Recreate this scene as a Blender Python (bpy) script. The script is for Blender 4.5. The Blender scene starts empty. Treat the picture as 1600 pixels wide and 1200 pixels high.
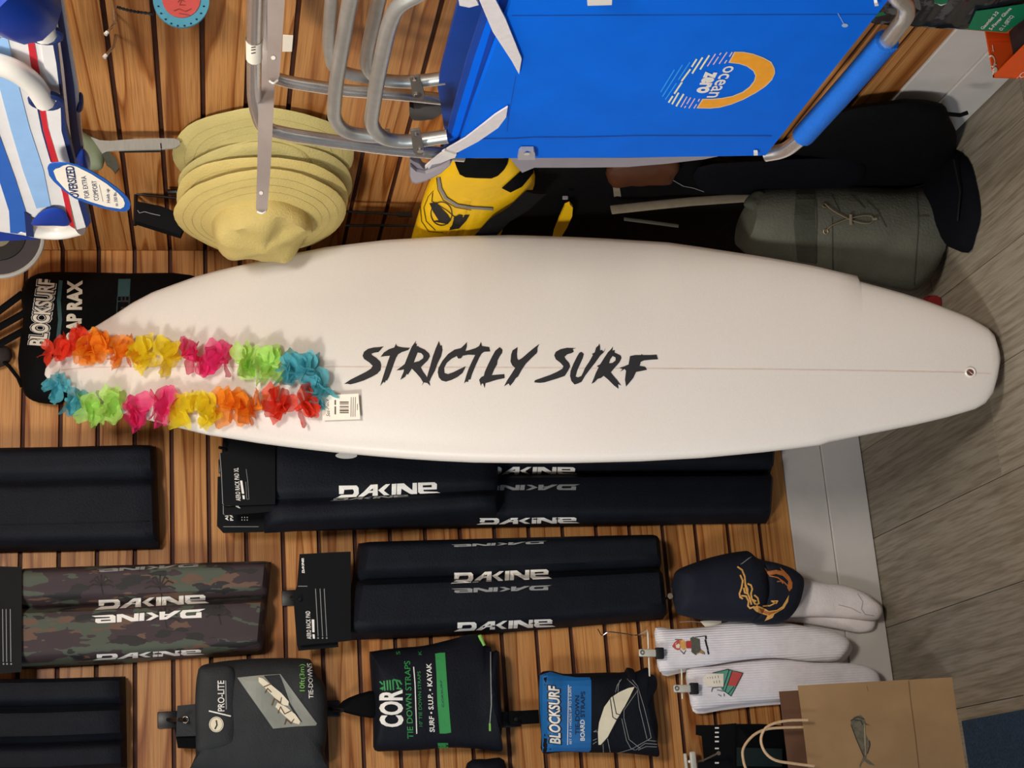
import bpy, bmesh, math, random
from mathutils import Vector, Matrix, noise
from mathutils.bvhtree import BVHTree
from mathutils.geometry import tessellate_polygon
random.seed(7)
S = bpy.context.scene
COL = S.collection
V = Vector
# ------------------------------------------------------------------ camera (solved from the slatwall pitch of 76.2 mm)
F_PX, PITCH, YAW, ROLL = 2368.0, 0.198753, 0.295455, -0.014907
CAM_Z, YW, XC = 1.48824, 3.20318, 1.29631          # lens height, left wall plane y, right wall plane x
ZG0, GP = CAM_Z + 0.38007, 0.0762                  # height of groove 0, groove pitch
ca, sa, ct, st = math.cos(YAW), math.sin(YAW), math.cos(PITCH), math.sin(PITCH)
R0 = V((ca, -sa, 0)); FH = V((sa, ca, 0)); FWD = FH * ct - V((0, 0, st)); U0 = FH * st + V((0, 0, ct))
cr, sr = math.cos(ROLL), math.sin(ROLL)
RPX = R0 * cr + U0 * sr; UPX = U0 * cr - R0 * sr
cam = bpy.data.objects.new('camera', bpy.data.cameras.new('camera')); COL.objects.link(cam)
cam.data.sensor_fit = 'HORIZONTAL'; cam.data.sensor_width = 36.0; cam.data.lens = F_PX / 1600 * 36
cam.data.clip_start = 0.05
_x, _y, _z = -UPX, RPX, -FWD                       # the phone was held on its side
cam.matrix_world = Matrix(((_x.x, _y.x, _z.x, 0), (_x.y, _y.y, _z.y, 0), (_x.z, _y.z, _z.z, CAM_Z), (0, 0, 0, 1)))
S.camera = cam
O = V((0, 0, CAM_Z))
# ------------------------------------------------------------------ light and exposure
S.view_settings.view_transform = 'Standard'; S.view_settings.look = 'None'
S.view_settings.exposure = 0.0; S.view_settings.gamma = 1.0; S.view_settings.use_curve_mapping = False
W = bpy.data.worlds.new('world'); S.world = W; W.use_nodes = True
W.node_tree.nodes['Background'].inputs[0].default_value = (0.80, 0.86, 1.0, 1)
W.node_tree.nodes['Background'].inputs[1].default_value = 0.09
def lamp(name, loc, target, sx, sy, power, col):
    l = bpy.data.lights.new(name, 'AREA'); l.shape = 'RECTANGLE'; l.size = sx; l.size_y = sy; l.energy = power; l.color = col
    o = bpy.data.objects.new(name, l); COL.objects.link(o); o.location = loc
    o.rotation_euler = (V(target) - V(loc)).to_track_quat('-Z', 'Y').to_euler(); return o
def spot(name, loc, target, power, angle, blend, size, col):
    l = bpy.data.lights.new(name, 'SPOT'); l.energy = power; l.spot_size = math.radians(angle); l.spot_blend = blend; l.shadow_soft_size = size; l.color = col
    o = bpy.data.objects.new(name, l); COL.objects.link(o); o.location = loc
    o.rotation_euler = (V(target) - V(loc)).to_track_quat('-Z', 'Y').to_euler(); return o
spot('track_light', (-1.2, 0.9, 2.62), (1.25, 2.5, 1.2), 315, 60, 1.0, .28, (1.0, 0.955, 0.87))
lamp('ceiling_light', (0.75, 0.35, 2.68), (0.75, 2.9, 0.7), 0.6, 0.6, 72, (1.0, 0.955, 0.88))
lamp('window_light', (-2.7, 0.2, 1.3), (0.4, 3.2, 0.9), 1.4, 1.6, 30, (0.62, 0.78, 1.0))
# ------------------------------------------------------------------ pixel -> place
def ray(u, v):
    return (RPX * (600 - v) + UPX * (800 - u) + FWD * F_PX)
def onY(u, v, y): d = ray(u, v); return O + d * (y / d.y)
def onX(u, v, x): d = ray(u, v); return O + d * (x / d.x)
def onZ(u, v, z): d = ray(u, v); return O + d * ((z - CAM_Z) / d.z)
def onP(u, v, p0, n): d = ray(u, v); return O + d * ((p0 - O).dot(n) / d.dot(n))
def L(u, v, d): return onY(u, v, YW - d)           # d metres in front of the left wall
def Rw(u, v, d): return onX(u, v, XC - d)          # d metres in front of the right wall
NL = V((0, -1, 0)); NR = V((-1, 0, 0))
# ------------------------------------------------------------------ materials
def lin(c):
    if isinstance(c, str):
        c = c.lstrip('#'); c = [int(c[i:i + 2], 16) / 255 for i in (0, 2, 4)]
        c = [x / 12.92 if x <= .04045 else ((x + .055) / 1.055) ** 2.4 for x in c]
    return (c[0], c[1], c[2], 1)
def newmat(name):
    m = bpy.data.materials.new(name); m.use_nodes = True
    nt = m.node_tree; return m, nt, nt.nodes['Principled BSDF']
def N(nt, t, **k):
    n = nt.nodes.new(t)
    for a, b in k.items(): setattr(n, a, b)
    return n
def mat(name, c, rough=.6, var=.12, scale=30, bump=.0, bscale=200, metal=0, spec=.4, stretch=(1, 1, 1), sheen=0, transl=0):
    m, nt, b = newmat(name)
    b.inputs['Roughness'].default_value = rough; b.inputs['Metallic'].default_value = metal
    b.inputs['Specular IOR Level'].default_value = spec
    if sheen: b.inputs['Sheen Weight'].default_value = sheen
    c = lin(c)
    tc = N(nt, 'ShaderNodeTexCoord'); mp = N(nt, 'ShaderNodeMapping'); mp.inputs['Scale'].default_value = stretch
    nt.links.new(tc.outputs['Object'], mp.inputs[0])
    if var:
        n = N(nt, 'ShaderNodeTexNoise'); n.inputs['Scale'].default_value = scale; n.inputs['Detail'].default_value = 5
        nt.links.new(mp.outputs[0], n.inputs['Vector'])
        r = N(nt, 'ShaderNodeValToRGB'); e = r.color_ramp.elements
        e[0].position, e[1].position = .3, .7
        e[0].color = (*[x * (1 - var) for x in c[:3]], 1); e[1].color = (*[min(1, x * (1 + var)) for x in c[:3]], 1)
        nt.links.new(n.outputs[0], r.inputs[0]); nt.links.new(r.outputs[0], b.inputs['Base Color'])
    else: b.inputs['Base Color'].default_value = c
    if bump:
        n2 = N(nt, 'ShaderNodeTexNoise'); n2.inputs['Scale'].default_value = bscale; n2.inputs['Detail'].default_value = 3
        nt.links.new(mp.outputs[0], n2.inputs['Vector'])
        bp = N(nt, 'ShaderNodeBump'); bp.inputs['Strength'].default_value = bump; bp.inputs['Distance'].default_value = .004
        nt.links.new(n2.outputs[0], bp.inputs['Height']); nt.links.new(bp.outputs[0], b.inputs['Normal'])
    if transl:
        t = N(nt, 'ShaderNodeBsdfTranslucent'); t.inputs[0].default_value = c
        mx = N(nt, 'ShaderNodeMixShader'); mx.inputs[0].default_value = transl
        nt.links.new(b.outputs[0], mx.inputs[1]); nt.links.new(t.outputs[0], mx.inputs[2])
        nt.links.new(mx.outputs[0], nt.nodes['Material Output'].inputs[0])
    return m
def wood_mat(name, light, mid, dark, rough=.45, ls=(.9, 1, 9), fine=(3, 1, 60), k=1.0):
    """pine: long distorted growth rings along local X, shifted for every board"""
    m, nt, b = newmat(name); lk = nt.links.new
    tc = N(nt, 'ShaderNodeTexCoord'); oi = N(nt, 'ShaderNodeObjectInfo')
    sc = N(nt, 'ShaderNodeVectorMath', operation='SCALE'); sc.inputs[0].default_value = (37, 11, 23)
    lk(oi.outputs['Random'], sc.inputs['Scale'])
    ad = N(nt, 'ShaderNodeVectorMath', operation='ADD'); lk(tc.outputs['Object'], ad.inputs[0]); lk(sc.outputs[0], ad.inputs[1])
    m1 = N(nt, 'ShaderNodeMapping'); m1.inputs['Scale'].default_value = ls; lk(ad.outputs[0], m1.inputs[0])
    n0 = N(nt, 'ShaderNodeTexNoise'); n0.inputs['Scale'].default_value = 1.6; n0.inputs['Detail'].default_value = 2; lk(m1.outputs[0], n0.inputs[0])
    mu = N(nt, 'ShaderNodeMath', operation='MULTIPLY'); mu.inputs[1].default_value = 11 * k; lk(n0.outputs[0], mu.inputs[0])
    fr = N(nt, 'ShaderNodeMath', operation='FRACT'); lk(mu.outputs[0], fr.inputs[0])
    m2 = N(nt, 'ShaderNodeMapping'); m2.inputs['Scale'].default_value = fine; lk(ad.outputs[0], m2.inputs[0])
    n1 = N(nt, 'ShaderNodeTexNoise'); n1.inputs['Scale'].default_value = 6; n1.inputs['Detail'].default_value = 6; lk(m2.outputs[0], n1.inputs[0])
    r = N(nt, 'ShaderNodeValToRGB'); e = r.color_ramp.elements
    e[0].color = lin(light); e[0].position = .0; e[1].color = lin(light); e[1].position = 1
    for p_, c_ in ((.45, light), (.74, mid), (.90, dark), (.97, mid)):
        q = e.new(p_); q.color = lin(c_)
    lk(fr.outputs[0], r.inputs[0])
    r2 = N(nt, 'ShaderNodeValToRGB'); r2.color_ramp.elements[0].color = (.62, .56, .5, 1); r2.color_ramp.elements[1].color = (1.1, 1.1, 1.1, 1)
    r2.color_ramp.elements[0].position = .32; r2.color_ramp.elements[1].position = .6; lk(n1.outputs[0], r2.inputs[0])
    mx = N(nt, 'ShaderNodeMix', data_type='RGBA', blend_type='MULTIPLY'); mx.inputs[0].default_value = .75
    lk(r.outputs[0], mx.inputs[6]); lk(r2.outputs[0], mx.inputs[7])
    hs = N(nt, 'ShaderNodeHueSaturation'); lk(mx.outputs[2], hs.inputs['Color'])
    mr = N(nt, 'ShaderNodeMapRange'); mr.inputs[3].default_value = .86; mr.inputs[4].default_value = 1.12
    lk(oi.outputs['Random'], mr.inputs[0]); lk(mr.outputs[0], hs.inputs['Value']); lk(hs.outputs[0], b.inputs['Base Color'])
    b.inputs['Roughness'].default_value = rough; b.inputs['Specular IOR Level'].default_value = .35
    bp = N(nt, 'ShaderNodeBump'); bp.inputs['Strength'].default_value = .12; bp.inputs['Distance'].default_value = .002
    lk(n1.outputs[0], bp.inputs['Height']); lk(bp.outputs[0], b.inputs['Normal'])
    return m
def rib_mat(name, c, axis_scale, rough=.8, depth=.3):
    """knit with ribs: wave bump"""
    m = mat(name, c, rough, .05, 60)
    nt = m.node_tree; b = nt.nodes['Principled BSDF']
    tc = N(nt, 'ShaderNodeTexCoord'); mp = N(nt, 'ShaderNodeMapping'); mp.inputs['Scale'].default_value = axis_scale
    w = N(nt, 'ShaderNodeTexWave'); w.inputs['Scale'].default_value = 1.0; w.inputs['Distortion'].default_value = .4
    nt.links.new(tc.outputs['Object'], mp.inputs[0]); nt.links.new(mp.outputs[0], w.inputs[0])
    bp = N(nt, 'ShaderNodeBump'); bp.inputs['Strength'].default_value = depth; bp.inputs['Distance'].default_value = .004
    nt.links.new(w.outputs[0], bp.inputs['Height']); nt.links.new(bp.outputs[0], b.inputs['Normal'])
    return m
def camo_mat():
    m, nt, b = newmat('camo_cloth'); lk = nt.links.new
    tc = N(nt, 'ShaderNodeTexCoord'); mp = N(nt, 'ShaderNodeMapping'); mp.inputs['Scale'].default_value = (38, 38, 13); lk(tc.outputs['Object'], mp.inputs[0])
    col = None
    for i, (c, th) in enumerate((('#35272a', None), ('#454c3e', .55), ('#5f4636', .58), ('#1d1b1a', .59))):
        if th is None: base = N(nt, 'ShaderNodeRGB'); base.outputs[0].default_value = lin(c); col = base.outputs[0]; continue
        n = N(nt, 'ShaderNodeTexNoise'); n.noise_dimensions = '4D'; n.inputs['W'].default_value = i * 7.3; n.inputs['Scale'].default_value = 1.0; n.inputs['Detail'].default_value = 3
        lk(mp.outputs[0], n.inputs['Vector'])
        r = N(nt, 'ShaderNodeValToRGB'); r.color_ramp.interpolation = 'CONSTANT'; r.color_ramp.elements[0].color = (0, 0, 0, 1); r.color_ramp.elements[1].color = (1, 1, 1, 1); r.color_ramp.elements[1].position = th
        lk(n.outputs[0], r.inputs[0])
        mx = N(nt, 'ShaderNodeMix', data_type='RGBA'); lk(r.outputs[0], mx.inputs[0]); lk(col, mx.inputs[6]); mx.inputs[7].default_value = lin(c); col = mx.outputs[2]
    lk(col, b.inputs['Base Color']); b.inputs['Roughness'].default_value = .7
    return m
M = {}
M['slat'] = wood_mat('pine_slat', '#bb834b', '#aa6d37', '#824818', ls=(.30, 1, 6), fine=(1.2, 1, 70), k=.9)
M['groove'] = mat('groove_board', '#3f1c0d', .7, .25, 40)
M['white_board'] = mat('painted_board', '#c6bfb8', .6, .06, 9, .15, 40)
M['gap'] = mat('dark_gap', '#0b0a0a', .9, 0)
M['plank'] = wood_mat('laminate_plank', '#8b8272', '#867d6d', '#7b7262', .5, (7, .35, 1), (34, 2, 1), .6)
M['carpet'] = mat('blue_carpet', '#1f3448', .95, .45, 260, .8, 500)
M['board'] = mat('surfboard_finish', '#d7cfc6', .38, .025, 350, .03, 700, spec=.35)
M['stringer'] = mat('stringer_wood', '#cdb9ac', .5, .1, 60)
M['ink'] = mat('black_ink', '#17161a', .6, .15, 300)
M['white_ink'] = mat('white_ink', '#e9e4dc', .6, .04, 90)
M['grey_ink'] = mat('grey_ink', '#8d8d8c', .6, 0)
M['green_ink'] = mat('green_ink', '#2f8a48', .6, 0)
M['lime_ink'] = mat('lime_ink', '#79b552', .6, 0)
M['navy_ink'] = mat('navy_ink', '#0e2442', .6, 0)
M['teal_ink'] = mat('teal_ink', '#27494c', .6, .1, 60)
M['red_ink'] = mat('red_ink', '#b03a36', .6, 0)
M['black_cloth'] = mat('black_neoprene', '#0e1119', .66, .2, 25, .25, 260, spec=.18)
M['black_card'] = mat('black_card', '#08090c', .6, .05, 20, spec=.15)
M['black_bag'] = mat('black_nylon', '#040405', .8, .2, 12, .25, 120, spec=.12)
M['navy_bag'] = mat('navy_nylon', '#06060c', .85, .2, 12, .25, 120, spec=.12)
M['char_cloth'] = mat('charcoal_canvas', '#232527', .7, .15, 30, .25, 300)
M['cap_cloth'] = mat('navy_twill', '#0d1222', .8, .15, 40, .25, 500)
M['gold'] = mat('gold_thread', '#dda557', .55, .2, 300)
M['copper'] = mat('copper_thread', '#ad662f', .55, .25, 300)
M['sock'] = rib_mat('ribbed_cotton', '#ece5e7', (62, 1, 1))
M['sockp'] = mat('plain_cotton', '#ebe2e0', .85, .05, 40, .3, 260)
M['kraft'] = mat('kraft_paper', '#a58259', .75, .10, 14, .08, 30)
M['kraft_dark'] = mat('brown_paper', '#6d4c36', .8, .1, 14)
M['cord'] = mat('paper_cord', '#d8b48c', .7, .1, 200)
M['blue_cloth'] = mat('blue_polyester', '#0068e0', .7, .05, 14, .05, 600, spec=.12)
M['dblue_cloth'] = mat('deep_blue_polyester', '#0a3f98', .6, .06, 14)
M['orange_ink'] = mat('orange_print', '#f4a224', .55, .05, 80)
M['cyan_ink'] = mat('cyan_print', '#2aa0ee', .55, 0)
M['pale_ink'] = mat('pale_yellow_print', '#f0efc4', .55, 0)
M['pink_ink'] = mat('pale_pink_print', '#e6c3cc', .55, 0)
M['alu'] = mat('brushed_aluminium', '#dedcd8', .27, .06, 120, metal=.85)
M['alu_matte'] = mat('matte_aluminium', '#c6c7c2', .36, .06, 60, metal=.75)
M['clip_metal'] = mat('clip_metal', '#d9d5c6', .35, .04, 60, metal=.25, spec=.8)
M['chrome'] = mat('chrome', '#dcd8d0', .18, 0, metal=1)
M['steel_grey'] = mat('grey_steel_arm', '#a2968f', .5, .05, 40, metal=.25)
M['bracket'] = mat('dull_zinc', '#6d675f', .5, .1, 60, metal=.4)
M['plastic_grey'] = mat('grey_plastic', '#8f8890', .45, .05, 30)
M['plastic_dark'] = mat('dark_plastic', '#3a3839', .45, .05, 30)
M['strap_white'] = mat('white_webbing', '#ddd4d2', .75, .05, 100, .2, 600)
M['foam_blue'] = mat('blue_foam', '#1166c8', .75, .05, 60, .3, 350)
M['royal'] = mat('royal_blue_vinyl', '#15388f', .35, .05, 20)
M['white_tube'] = mat('white_enamel', '#e6dfd4', .25, .02, 20, spec=.6)
M['st_white'] = mat('white_stripe_cloth', '#ddd8d4', .6, .03, 40)
M['st_light'] = mat('light_blue_stripe_cloth', '#8fb4dc', .6, .05, 40)
M['st_blue'] = mat('blue_stripe_cloth', '#2a5fb0', .6, .05, 40)
M['st_red'] = mat('red_stripe_cloth', '#c22330', .6, .05, 40)
M['navy'] = mat('navy_piping', '#172a5c', .6, .05, 40)
M['tag_blue'] = mat('tag_blue', '#1f5cae', .35, 0)
M['tag_white'] = mat('tag_white', '#efe4d2', .5, .02, 60)
M['hat'] = mat('straw_yellow_canvas', '#c2ac68', .8, .06, 18, .35, 240)
M['hat2'] = mat('sage_yellow_canvas', '#b3a468', .8, .06, 18, .35, 240)
M['wire'] = mat('black_wire', '#0d0c0c', .4, 0)
M['yellow'] = mat('yellow_tarpaulin', '#eebb0e', .5, .06, 16, .25, 60)
M['olive'] = mat('olive_canvas', '#56564a', .8, .12, 20, .35, 180)
M['olive_dark'] = mat('dark_olive_canvas', '#3d3e33', .8, .12, 20, .3, 180)
M['tan_strap'] = mat('khaki_strap', '#7c705c', .8, .1, 60)
M['leather'] = mat('brown_leather', '#47240f', .5, .15, 40)
M['sage'] = mat('sage_rubber', '#6a7259', .6, .08, 40)
M['band'] = mat('grey_band', '#8e8c84', .5, .08, 40, stretch=(1, 1, 8))
M['orange'] = mat('orange_card', '#e8561a', .5, .03, 20)
M['green_card'] = mat('green_card', '#0f7a52', .45, .04, 30)
M['gloss_dark'] = mat('dark_film', '#23262b', .15, .3, 30, .5, 25, spec=.7)
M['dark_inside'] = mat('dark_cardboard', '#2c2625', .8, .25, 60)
M['aqua'] = mat('aqua_paint', '#4f97ae', .5, .05, 40)
M['coral'] = mat('coral_paint', '#c4524d', .5, .05, 40)
M['window'] = mat('cloudy_vinyl', '#8c8e84', .3, .12, 20)
M['cream'] = mat('cream_print', '#e6dcc0', .55, .03, 40)
M['camo'] = camo_mat()
PET = {k: mat(k + '_petal', c, .6, .14, 70, .25, 220, transl=.45) for k, c in dict(red='#f0462a', orange='#fb9a22', yellow='#f7e02c', pink='#ee3a80', green='#c4ee7c', blue='#66c4d2').items()}
for m_ in PET.values():                              # sheer cloth lets some of what lies behind show through
    nt = m_.node_tree; out = nt.nodes['Material Output']; src = out.inputs[0].links[0].from_socket
    tr_ = N(nt, 'ShaderNodeBsdfTransparent'); mx = N(nt, 'ShaderNodeMixShader'); mx.inputs[0].default_value = .22
    nt.links.new(src, mx.inputs[1]); nt.links.new(tr_.outputs[0], mx.inputs[2]); nt.links.new(mx.outputs[0], out.inputs[0])
M['red_plastic'] = mat('red_plastic', '#7e1a18', .4, 0)
# ------------------------------------------------------------------ objects
BASE = {}
def tag(o, label=None, cat=None, group=None, kind=None):
    for k, x in (('label', label), ('category', cat), ('group', group), ('kind', kind)):
        if x: o[k] = x
    return o
def thing(name, label, cat, loc, group=None):
    o = bpy.data.objects.new(name, None); COL.objects.link(o); o.location = V(loc); o.empty_display_size = .05
    BASE[o.name] = V(loc); return tag(o, label, cat, group)
def link(name, bm, m, parent=None, loc=None, smooth=True, label=None):
    """one mesh object; bm is in world space"""
    base = BASE[parent.name] if parent else (V(loc) if loc is not None else V((0, 0, 0)))
    bmesh.ops.translate(bm, verts=bm.verts, vec=-base)
    me = bpy.data.meshes.new(name); bm.to_mesh(me); bm.free()
    if isinstance(m, (list, tuple)):
        for x in m: me.materials.append(x)
    else: me.materials.append(m)
    if smooth:
        me.polygons.foreach_set('use_smooth', [True] * len(me.polygons))
        me.set_sharp_from_angle(angle=math.radians(40))
    o = bpy.data.objects.new(name, me); COL.objects.link(o)
    if parent: o.parent = parent; BASE[o.name] = base
    else: o.location = base; BASE[o.name] = base
    if label: o['label'] = label
    return o
def faces_from(bm, pts, faces):
    vs = [bm.verts.new(p) for p in pts]
    for f in faces:
        try: bm.faces.new([vs[i] for i in f])
        except ValueError: pass
    return vs
def box(bm, c, s, ax=None, bev=0):
    c = V(c); ax = ax or (V((1, 0, 0)), V((0, 1, 0)), V((0, 0, 1)))
    t = bmesh.new()
    pts = [c + ax[0] * (s[0] / 2 * i) + ax[1] * (s[1] / 2 * j) + ax[2] * (s[2] / 2 * k) for i in (-1, 1) for j in (-1, 1) for k in (-1, 1)]
    faces_from(t, pts, [(0, 1, 3, 2), (4, 6, 7, 5), (0, 4, 5, 1), (2, 3, 7, 6), (0, 2, 6, 4), (1, 5, 7, 3)])
    if bev: bmesh.ops.bevel(t, geom=t.edges[:], offset=bev, segments=2, affect='EDGES', profile=.5)
    bmesh.ops.recalc_face_normals(t, faces=t.faces)
    merge(bm, t); return bm
def merge(bm, t):
    me = bpy.data.meshes.new('tmp'); t.to_mesh(me); bm.from_mesh(me); bpy.data.meshes.remove(me); t.free()
def rpath(pts, r, n=5):
    """polyline with rounded corners"""
    pts = [V(p) for p in pts]; out = [pts[0]]
    for a, b, c in zip(pts, pts[1:], pts[2:]):
        d1, d2 = (a - b), (c - b); k = min(r, d1.length * .49, d2.length * .49)
        p, q = b + d1.normalized() * k, b + d2.normalized() * k
        for i in range(n + 1):
            t = i / n; out.append(p * (1 - t) ** 2 + b * 2 * t * (1 - t) + q * t * t)
    out.append(pts[-1]); return out
def spline(pts, n=6, closed=False):
    pts = [V(p) for p in pts]; m = len(pts); out = []
    for i in range(m if closed else m - 1):
        g = lambda j: pts[j % m] if closed else pts[max(0, min(m - 1, j))]
        a, b, c, d = g(i - 1), g(i), g(i + 1), g(i + 2)
        for k in range(n):
            t = k / n
            out.append(.5 * (2 * b + (c - a) * t + (2 * a - 5 * b + 4 * c - d) * t * t + (3 * b - a - 3 * c + d) * t ** 3))
    if not closed: out.append(pts[-1])
    return out
def tube(bm, path, r, seg=10, cap=True, closed=False, flat=None):
    """sweep a circle (or a flat oval: flat=(normal, width, thickness)) along a path"""
    path = [V(p) for p in path]; n = len(path); rings = []
    up = None
    for i, p in enumerate(path):
        a = path[(i - 1) % n] if (closed or i > 0) else p
        b = path[(i + 1) % n] if (closed or i < n - 1) else p
        t = (b - a).normalized()
        if up is None: up = t.orthogonal().normalized() if not flat else (flat[0] - t * flat[0].dot(t)).normalized()
        else: up = (up - t * up.dot(t)).normalized()
        if flat: up = (flat[0] - t * flat[0].dot(t)).normalized()
        s = t.cross(up); rr = r[i] if isinstance(r, (list, tuple)) else r
        w, h = (flat[1] / 2, flat[2] / 2) if flat else (rr, rr)
        rings.append([bm.verts.new(p + s * (math.cos(2 * math.pi * k / seg) * w) + up * (math.sin(2 * math.pi * k / seg) * h)) for k in range(seg)])
    m = n if closed else n - 1
    for i in range(m):
        A, B = rings[i], rings[(i + 1) % n]
        for k in range(seg): bm.faces.new((A[k], A[(k + 1) % seg], B[(k + 1) % seg], B[k]))
    if cap and not closed:
        bm.faces.new(rings[0][::-1]); bm.faces.new(rings[-1])
    return bm
def loft(bm, rings, cap=True):
    R_ = [[bm.verts.new(p) for p in r] for r in rings]; n = len(rings[0])
    for A, B in zip(R_, R_[1:]):
        for k in range(n): bm.faces.new((A[k], A[(k + 1) % n], B[(k + 1) % n], B[k]))
    if cap: bm.faces.new(R_[0][::-1]); bm.faces.new(R_[-1])
    bmesh.ops.recalc_face_normals(bm, faces=bm.faces)
    return bm
def prism(bm, pts, vec, bev=0):
    pts = [V(p) for p in pts]; vec = V(vec); t = bmesh.new(); n = len(pts)
    tris = tessellate_polygon([pts])
    a = [t.verts.new(p) for p in pts]; b = [t.verts.new(p + vec) for p in pts]
    for f in tris:
        try: t.faces.new([a[i] for i in f]); t.faces.new([b[i] for i in f][::-1])
        except ValueError: pass
    for i in range(n):
        j = (i + 1) % n; t.faces.new((a[i], a[j], b[j], b[i]))
    bmesh.ops.recalc_face_normals(t, faces=t.faces); merge(bm, t); return bm
def resample(pts, step):
    pts = [V(p) for p in pts]; out = []
    for a, b in zip(pts, pts[1:] + pts[:1]):
        k = max(1, int((b - a).length / step))
        for i in range(k): out.append(a.lerp(b, i / k))
    return out
def pillow(bm, outline, nrm, front, back=.01, medial=None, rings=7, power=2.4, wr=0, wscale=18, step=.012, seed=0, smooth=True, crease=None):
    """soft bag: outline (world points, one plane) bulging along nrm; medial = segment(s) that stay high"""
    o = [V(p) for p in outline]
    if smooth: o = spline(o, 3, True)
    o = resample(o, step); n = len(o); nrm = V(nrm)
    c = sum(o, V((0, 0, 0))) / n; med = [V(p) for p in medial] if medial else [c]
    def target(p):
        if len(med) == 1: return med[0]
        best = None
        for a, b in zip(med, med[1:]):
            d = b - a; t = max(0, min(1, (p - a).dot(d) / max(1e-9, d.length_squared))); q = a + d * t
            if best is None or (q - p).length < (best - p).length: best = q
        return best
    T = [target(p) for p in o]
    off = V((seed * 3.1, seed * 1.7, seed))
    def ring(s, h):
        res = []
        for p, t in zip(o, T):
            q = t.lerp(p, s)
            d = h * (1 - s ** power) ** (1 / 2.0) if s < 1 else 0
            if wr and h > 0: d += wr * noise.noise((q + off) * wscale) * (1 - s ** 4)
            if crease: d -= crease(q) * (1 - s ** 6) if h > 0 else 0
            res.append(q + nrm * d)
        return res
    S_ = [1 - (i / rings) ** 1.7 for i in range(rings)] ; S_ = [math.sin((1 - i / rings) * math.pi / 2) for i in range(rings)]
    fr = [[bm.verts.new(p) for p in ring(s, front)] for s in S_]
    bk = [fr[0]] + [[bm.verts.new(p) for p in ring(s, -back)] for s in S_[1::2]]
    for R_, fl in ((fr, False), (bk, True)):
        for A, B in zip(R_, R_[1:]):
            for k in range(n):
                f = (A[k], A[(k + 1) % n], B[(k + 1) % n], B[k])
                bm.faces.new(f[::-1] if fl else f)
        f = R_[-1]
        if len(med) == 1:
            v = bm.verts.new(sum((x.co for x in f), V((0, 0, 0))) / n)
            for k in range(n): bm.faces.new((f[k], f[(k + 1) % n], v) if not fl else (f[(k + 1) % n], f[k], v))
        else:
            ps = [x.co.copy() for x in f]
            for tr in tessellate_polygon([[p - nrm * p.dot(nrm) for p in ps]]):
                try: bm.faces.new([f[i] for i in tr])
                except ValueError: pass
    bmesh.ops.remove_doubles(bm, verts=bm.verts, dist=1e-5)
    bmesh.ops.recalc_face_normals(bm, faces=bm.faces)
    return bm
# ------------------------------------------------------------------ flat print: outlines laid on a surface along the view line
def bvh(o):
    """world-space tree of an object (or several)"""
    vs, fs = [], []
    for x in (o if isinstance(o, (list, tuple)) else [o]):
        k = len(vs); b = BASE[x.name]
        vs += [v.co + b for v in x.data.vertices]; fs += [[k + i for i in p.vertices] for p in x.data.polygons]
    return BVHTree.FromPolygons(vs, fs)
def flat_bm(polys, grid=8):
    """polys: list of (outer, [holes]) in pixels -> flat mesh cut into small cells"""
    bm = bmesh.new()
    for outer, holes in polys:
        loops = [[V((p[0], p[1], 0)) for p in outer]] + [[V((p[0], p[1], 0)) for p in h] for h in holes]
        flat = [p for l in loops for p in l]
        vs = [bm.verts.new(p) for p in flat]
        for f in tessellate_polygon(loops):
            try: bm.faces.new([vs[i] for i in f])
            except ValueError: pass
    return cut(bm, grid)
def cut(bm, grid):
    if not bm.verts: return bm
    for ax in (0, 1):
        a = min(v.co[ax] for v in bm.verts); b = max(v.co[ax] for v in bm.verts)
        k = math.floor(a / grid) + 1
        while k * grid < b:
            p = V((0, 0, 0)); p[ax] = k * grid; nn = V((0, 0, 0)); nn[ax] = 1
            bmesh.ops.bisect_plane(bm, geom=bm.verts[:] + bm.edges[:] + bm.faces[:], plane_co=p, plane_no=nn, dist=1e-4); k += 1
    return bm
def drape(bm, tree, eps=.0008, lift=None):
    bad = []
    for v in bm.verts:
        d = ray(v.co.x, v.co.y).normalized(); h = tree.ray_cast(O, d)
        if h[0] is None: bad.append(v); continue
        n = h[1] if h[1].dot(d) < 0 else -h[1]
        v.co = h[0] - d * eps * .6 + n * eps
    if bad: bmesh.ops.delete(bm, geom=bad, context='VERTS')
    for f in bm.faces:
        if f.normal.dot(f.calc_center_median() - O) > 0: f.normal_flip()
    bm.normal_update()
    for f in bm.faces:
        if f.normal.dot(f.calc_center_median() - O) > 0: f.normal_flip()
    return bm
def decal(name, polys, tree, m, parent, eps=.0008, grid=8, label=None):
    return link(name, drape(flat_bm(polys, grid), tree, eps), m, parent, label=label, smooth=False)
def stroke(pts, w, taper=0):
    """pixel polyline -> list of quads"""
    out = []; n = len(pts)
    for i, (a, b) in enumerate(zip(pts, pts[1:])):
        a, b = V((a[0], a[1])), V((b[0], b[1])); d = (b - a)
        if d.length < 1e-6: continue
        d.normalize(); s = V((-d.y, d.x)) * (w / 2); e = d * (w * .25)
        out.append(([a + s - e, b + s + e, b - s + e, a - s - e], []))
    return out
_font = {}
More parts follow.
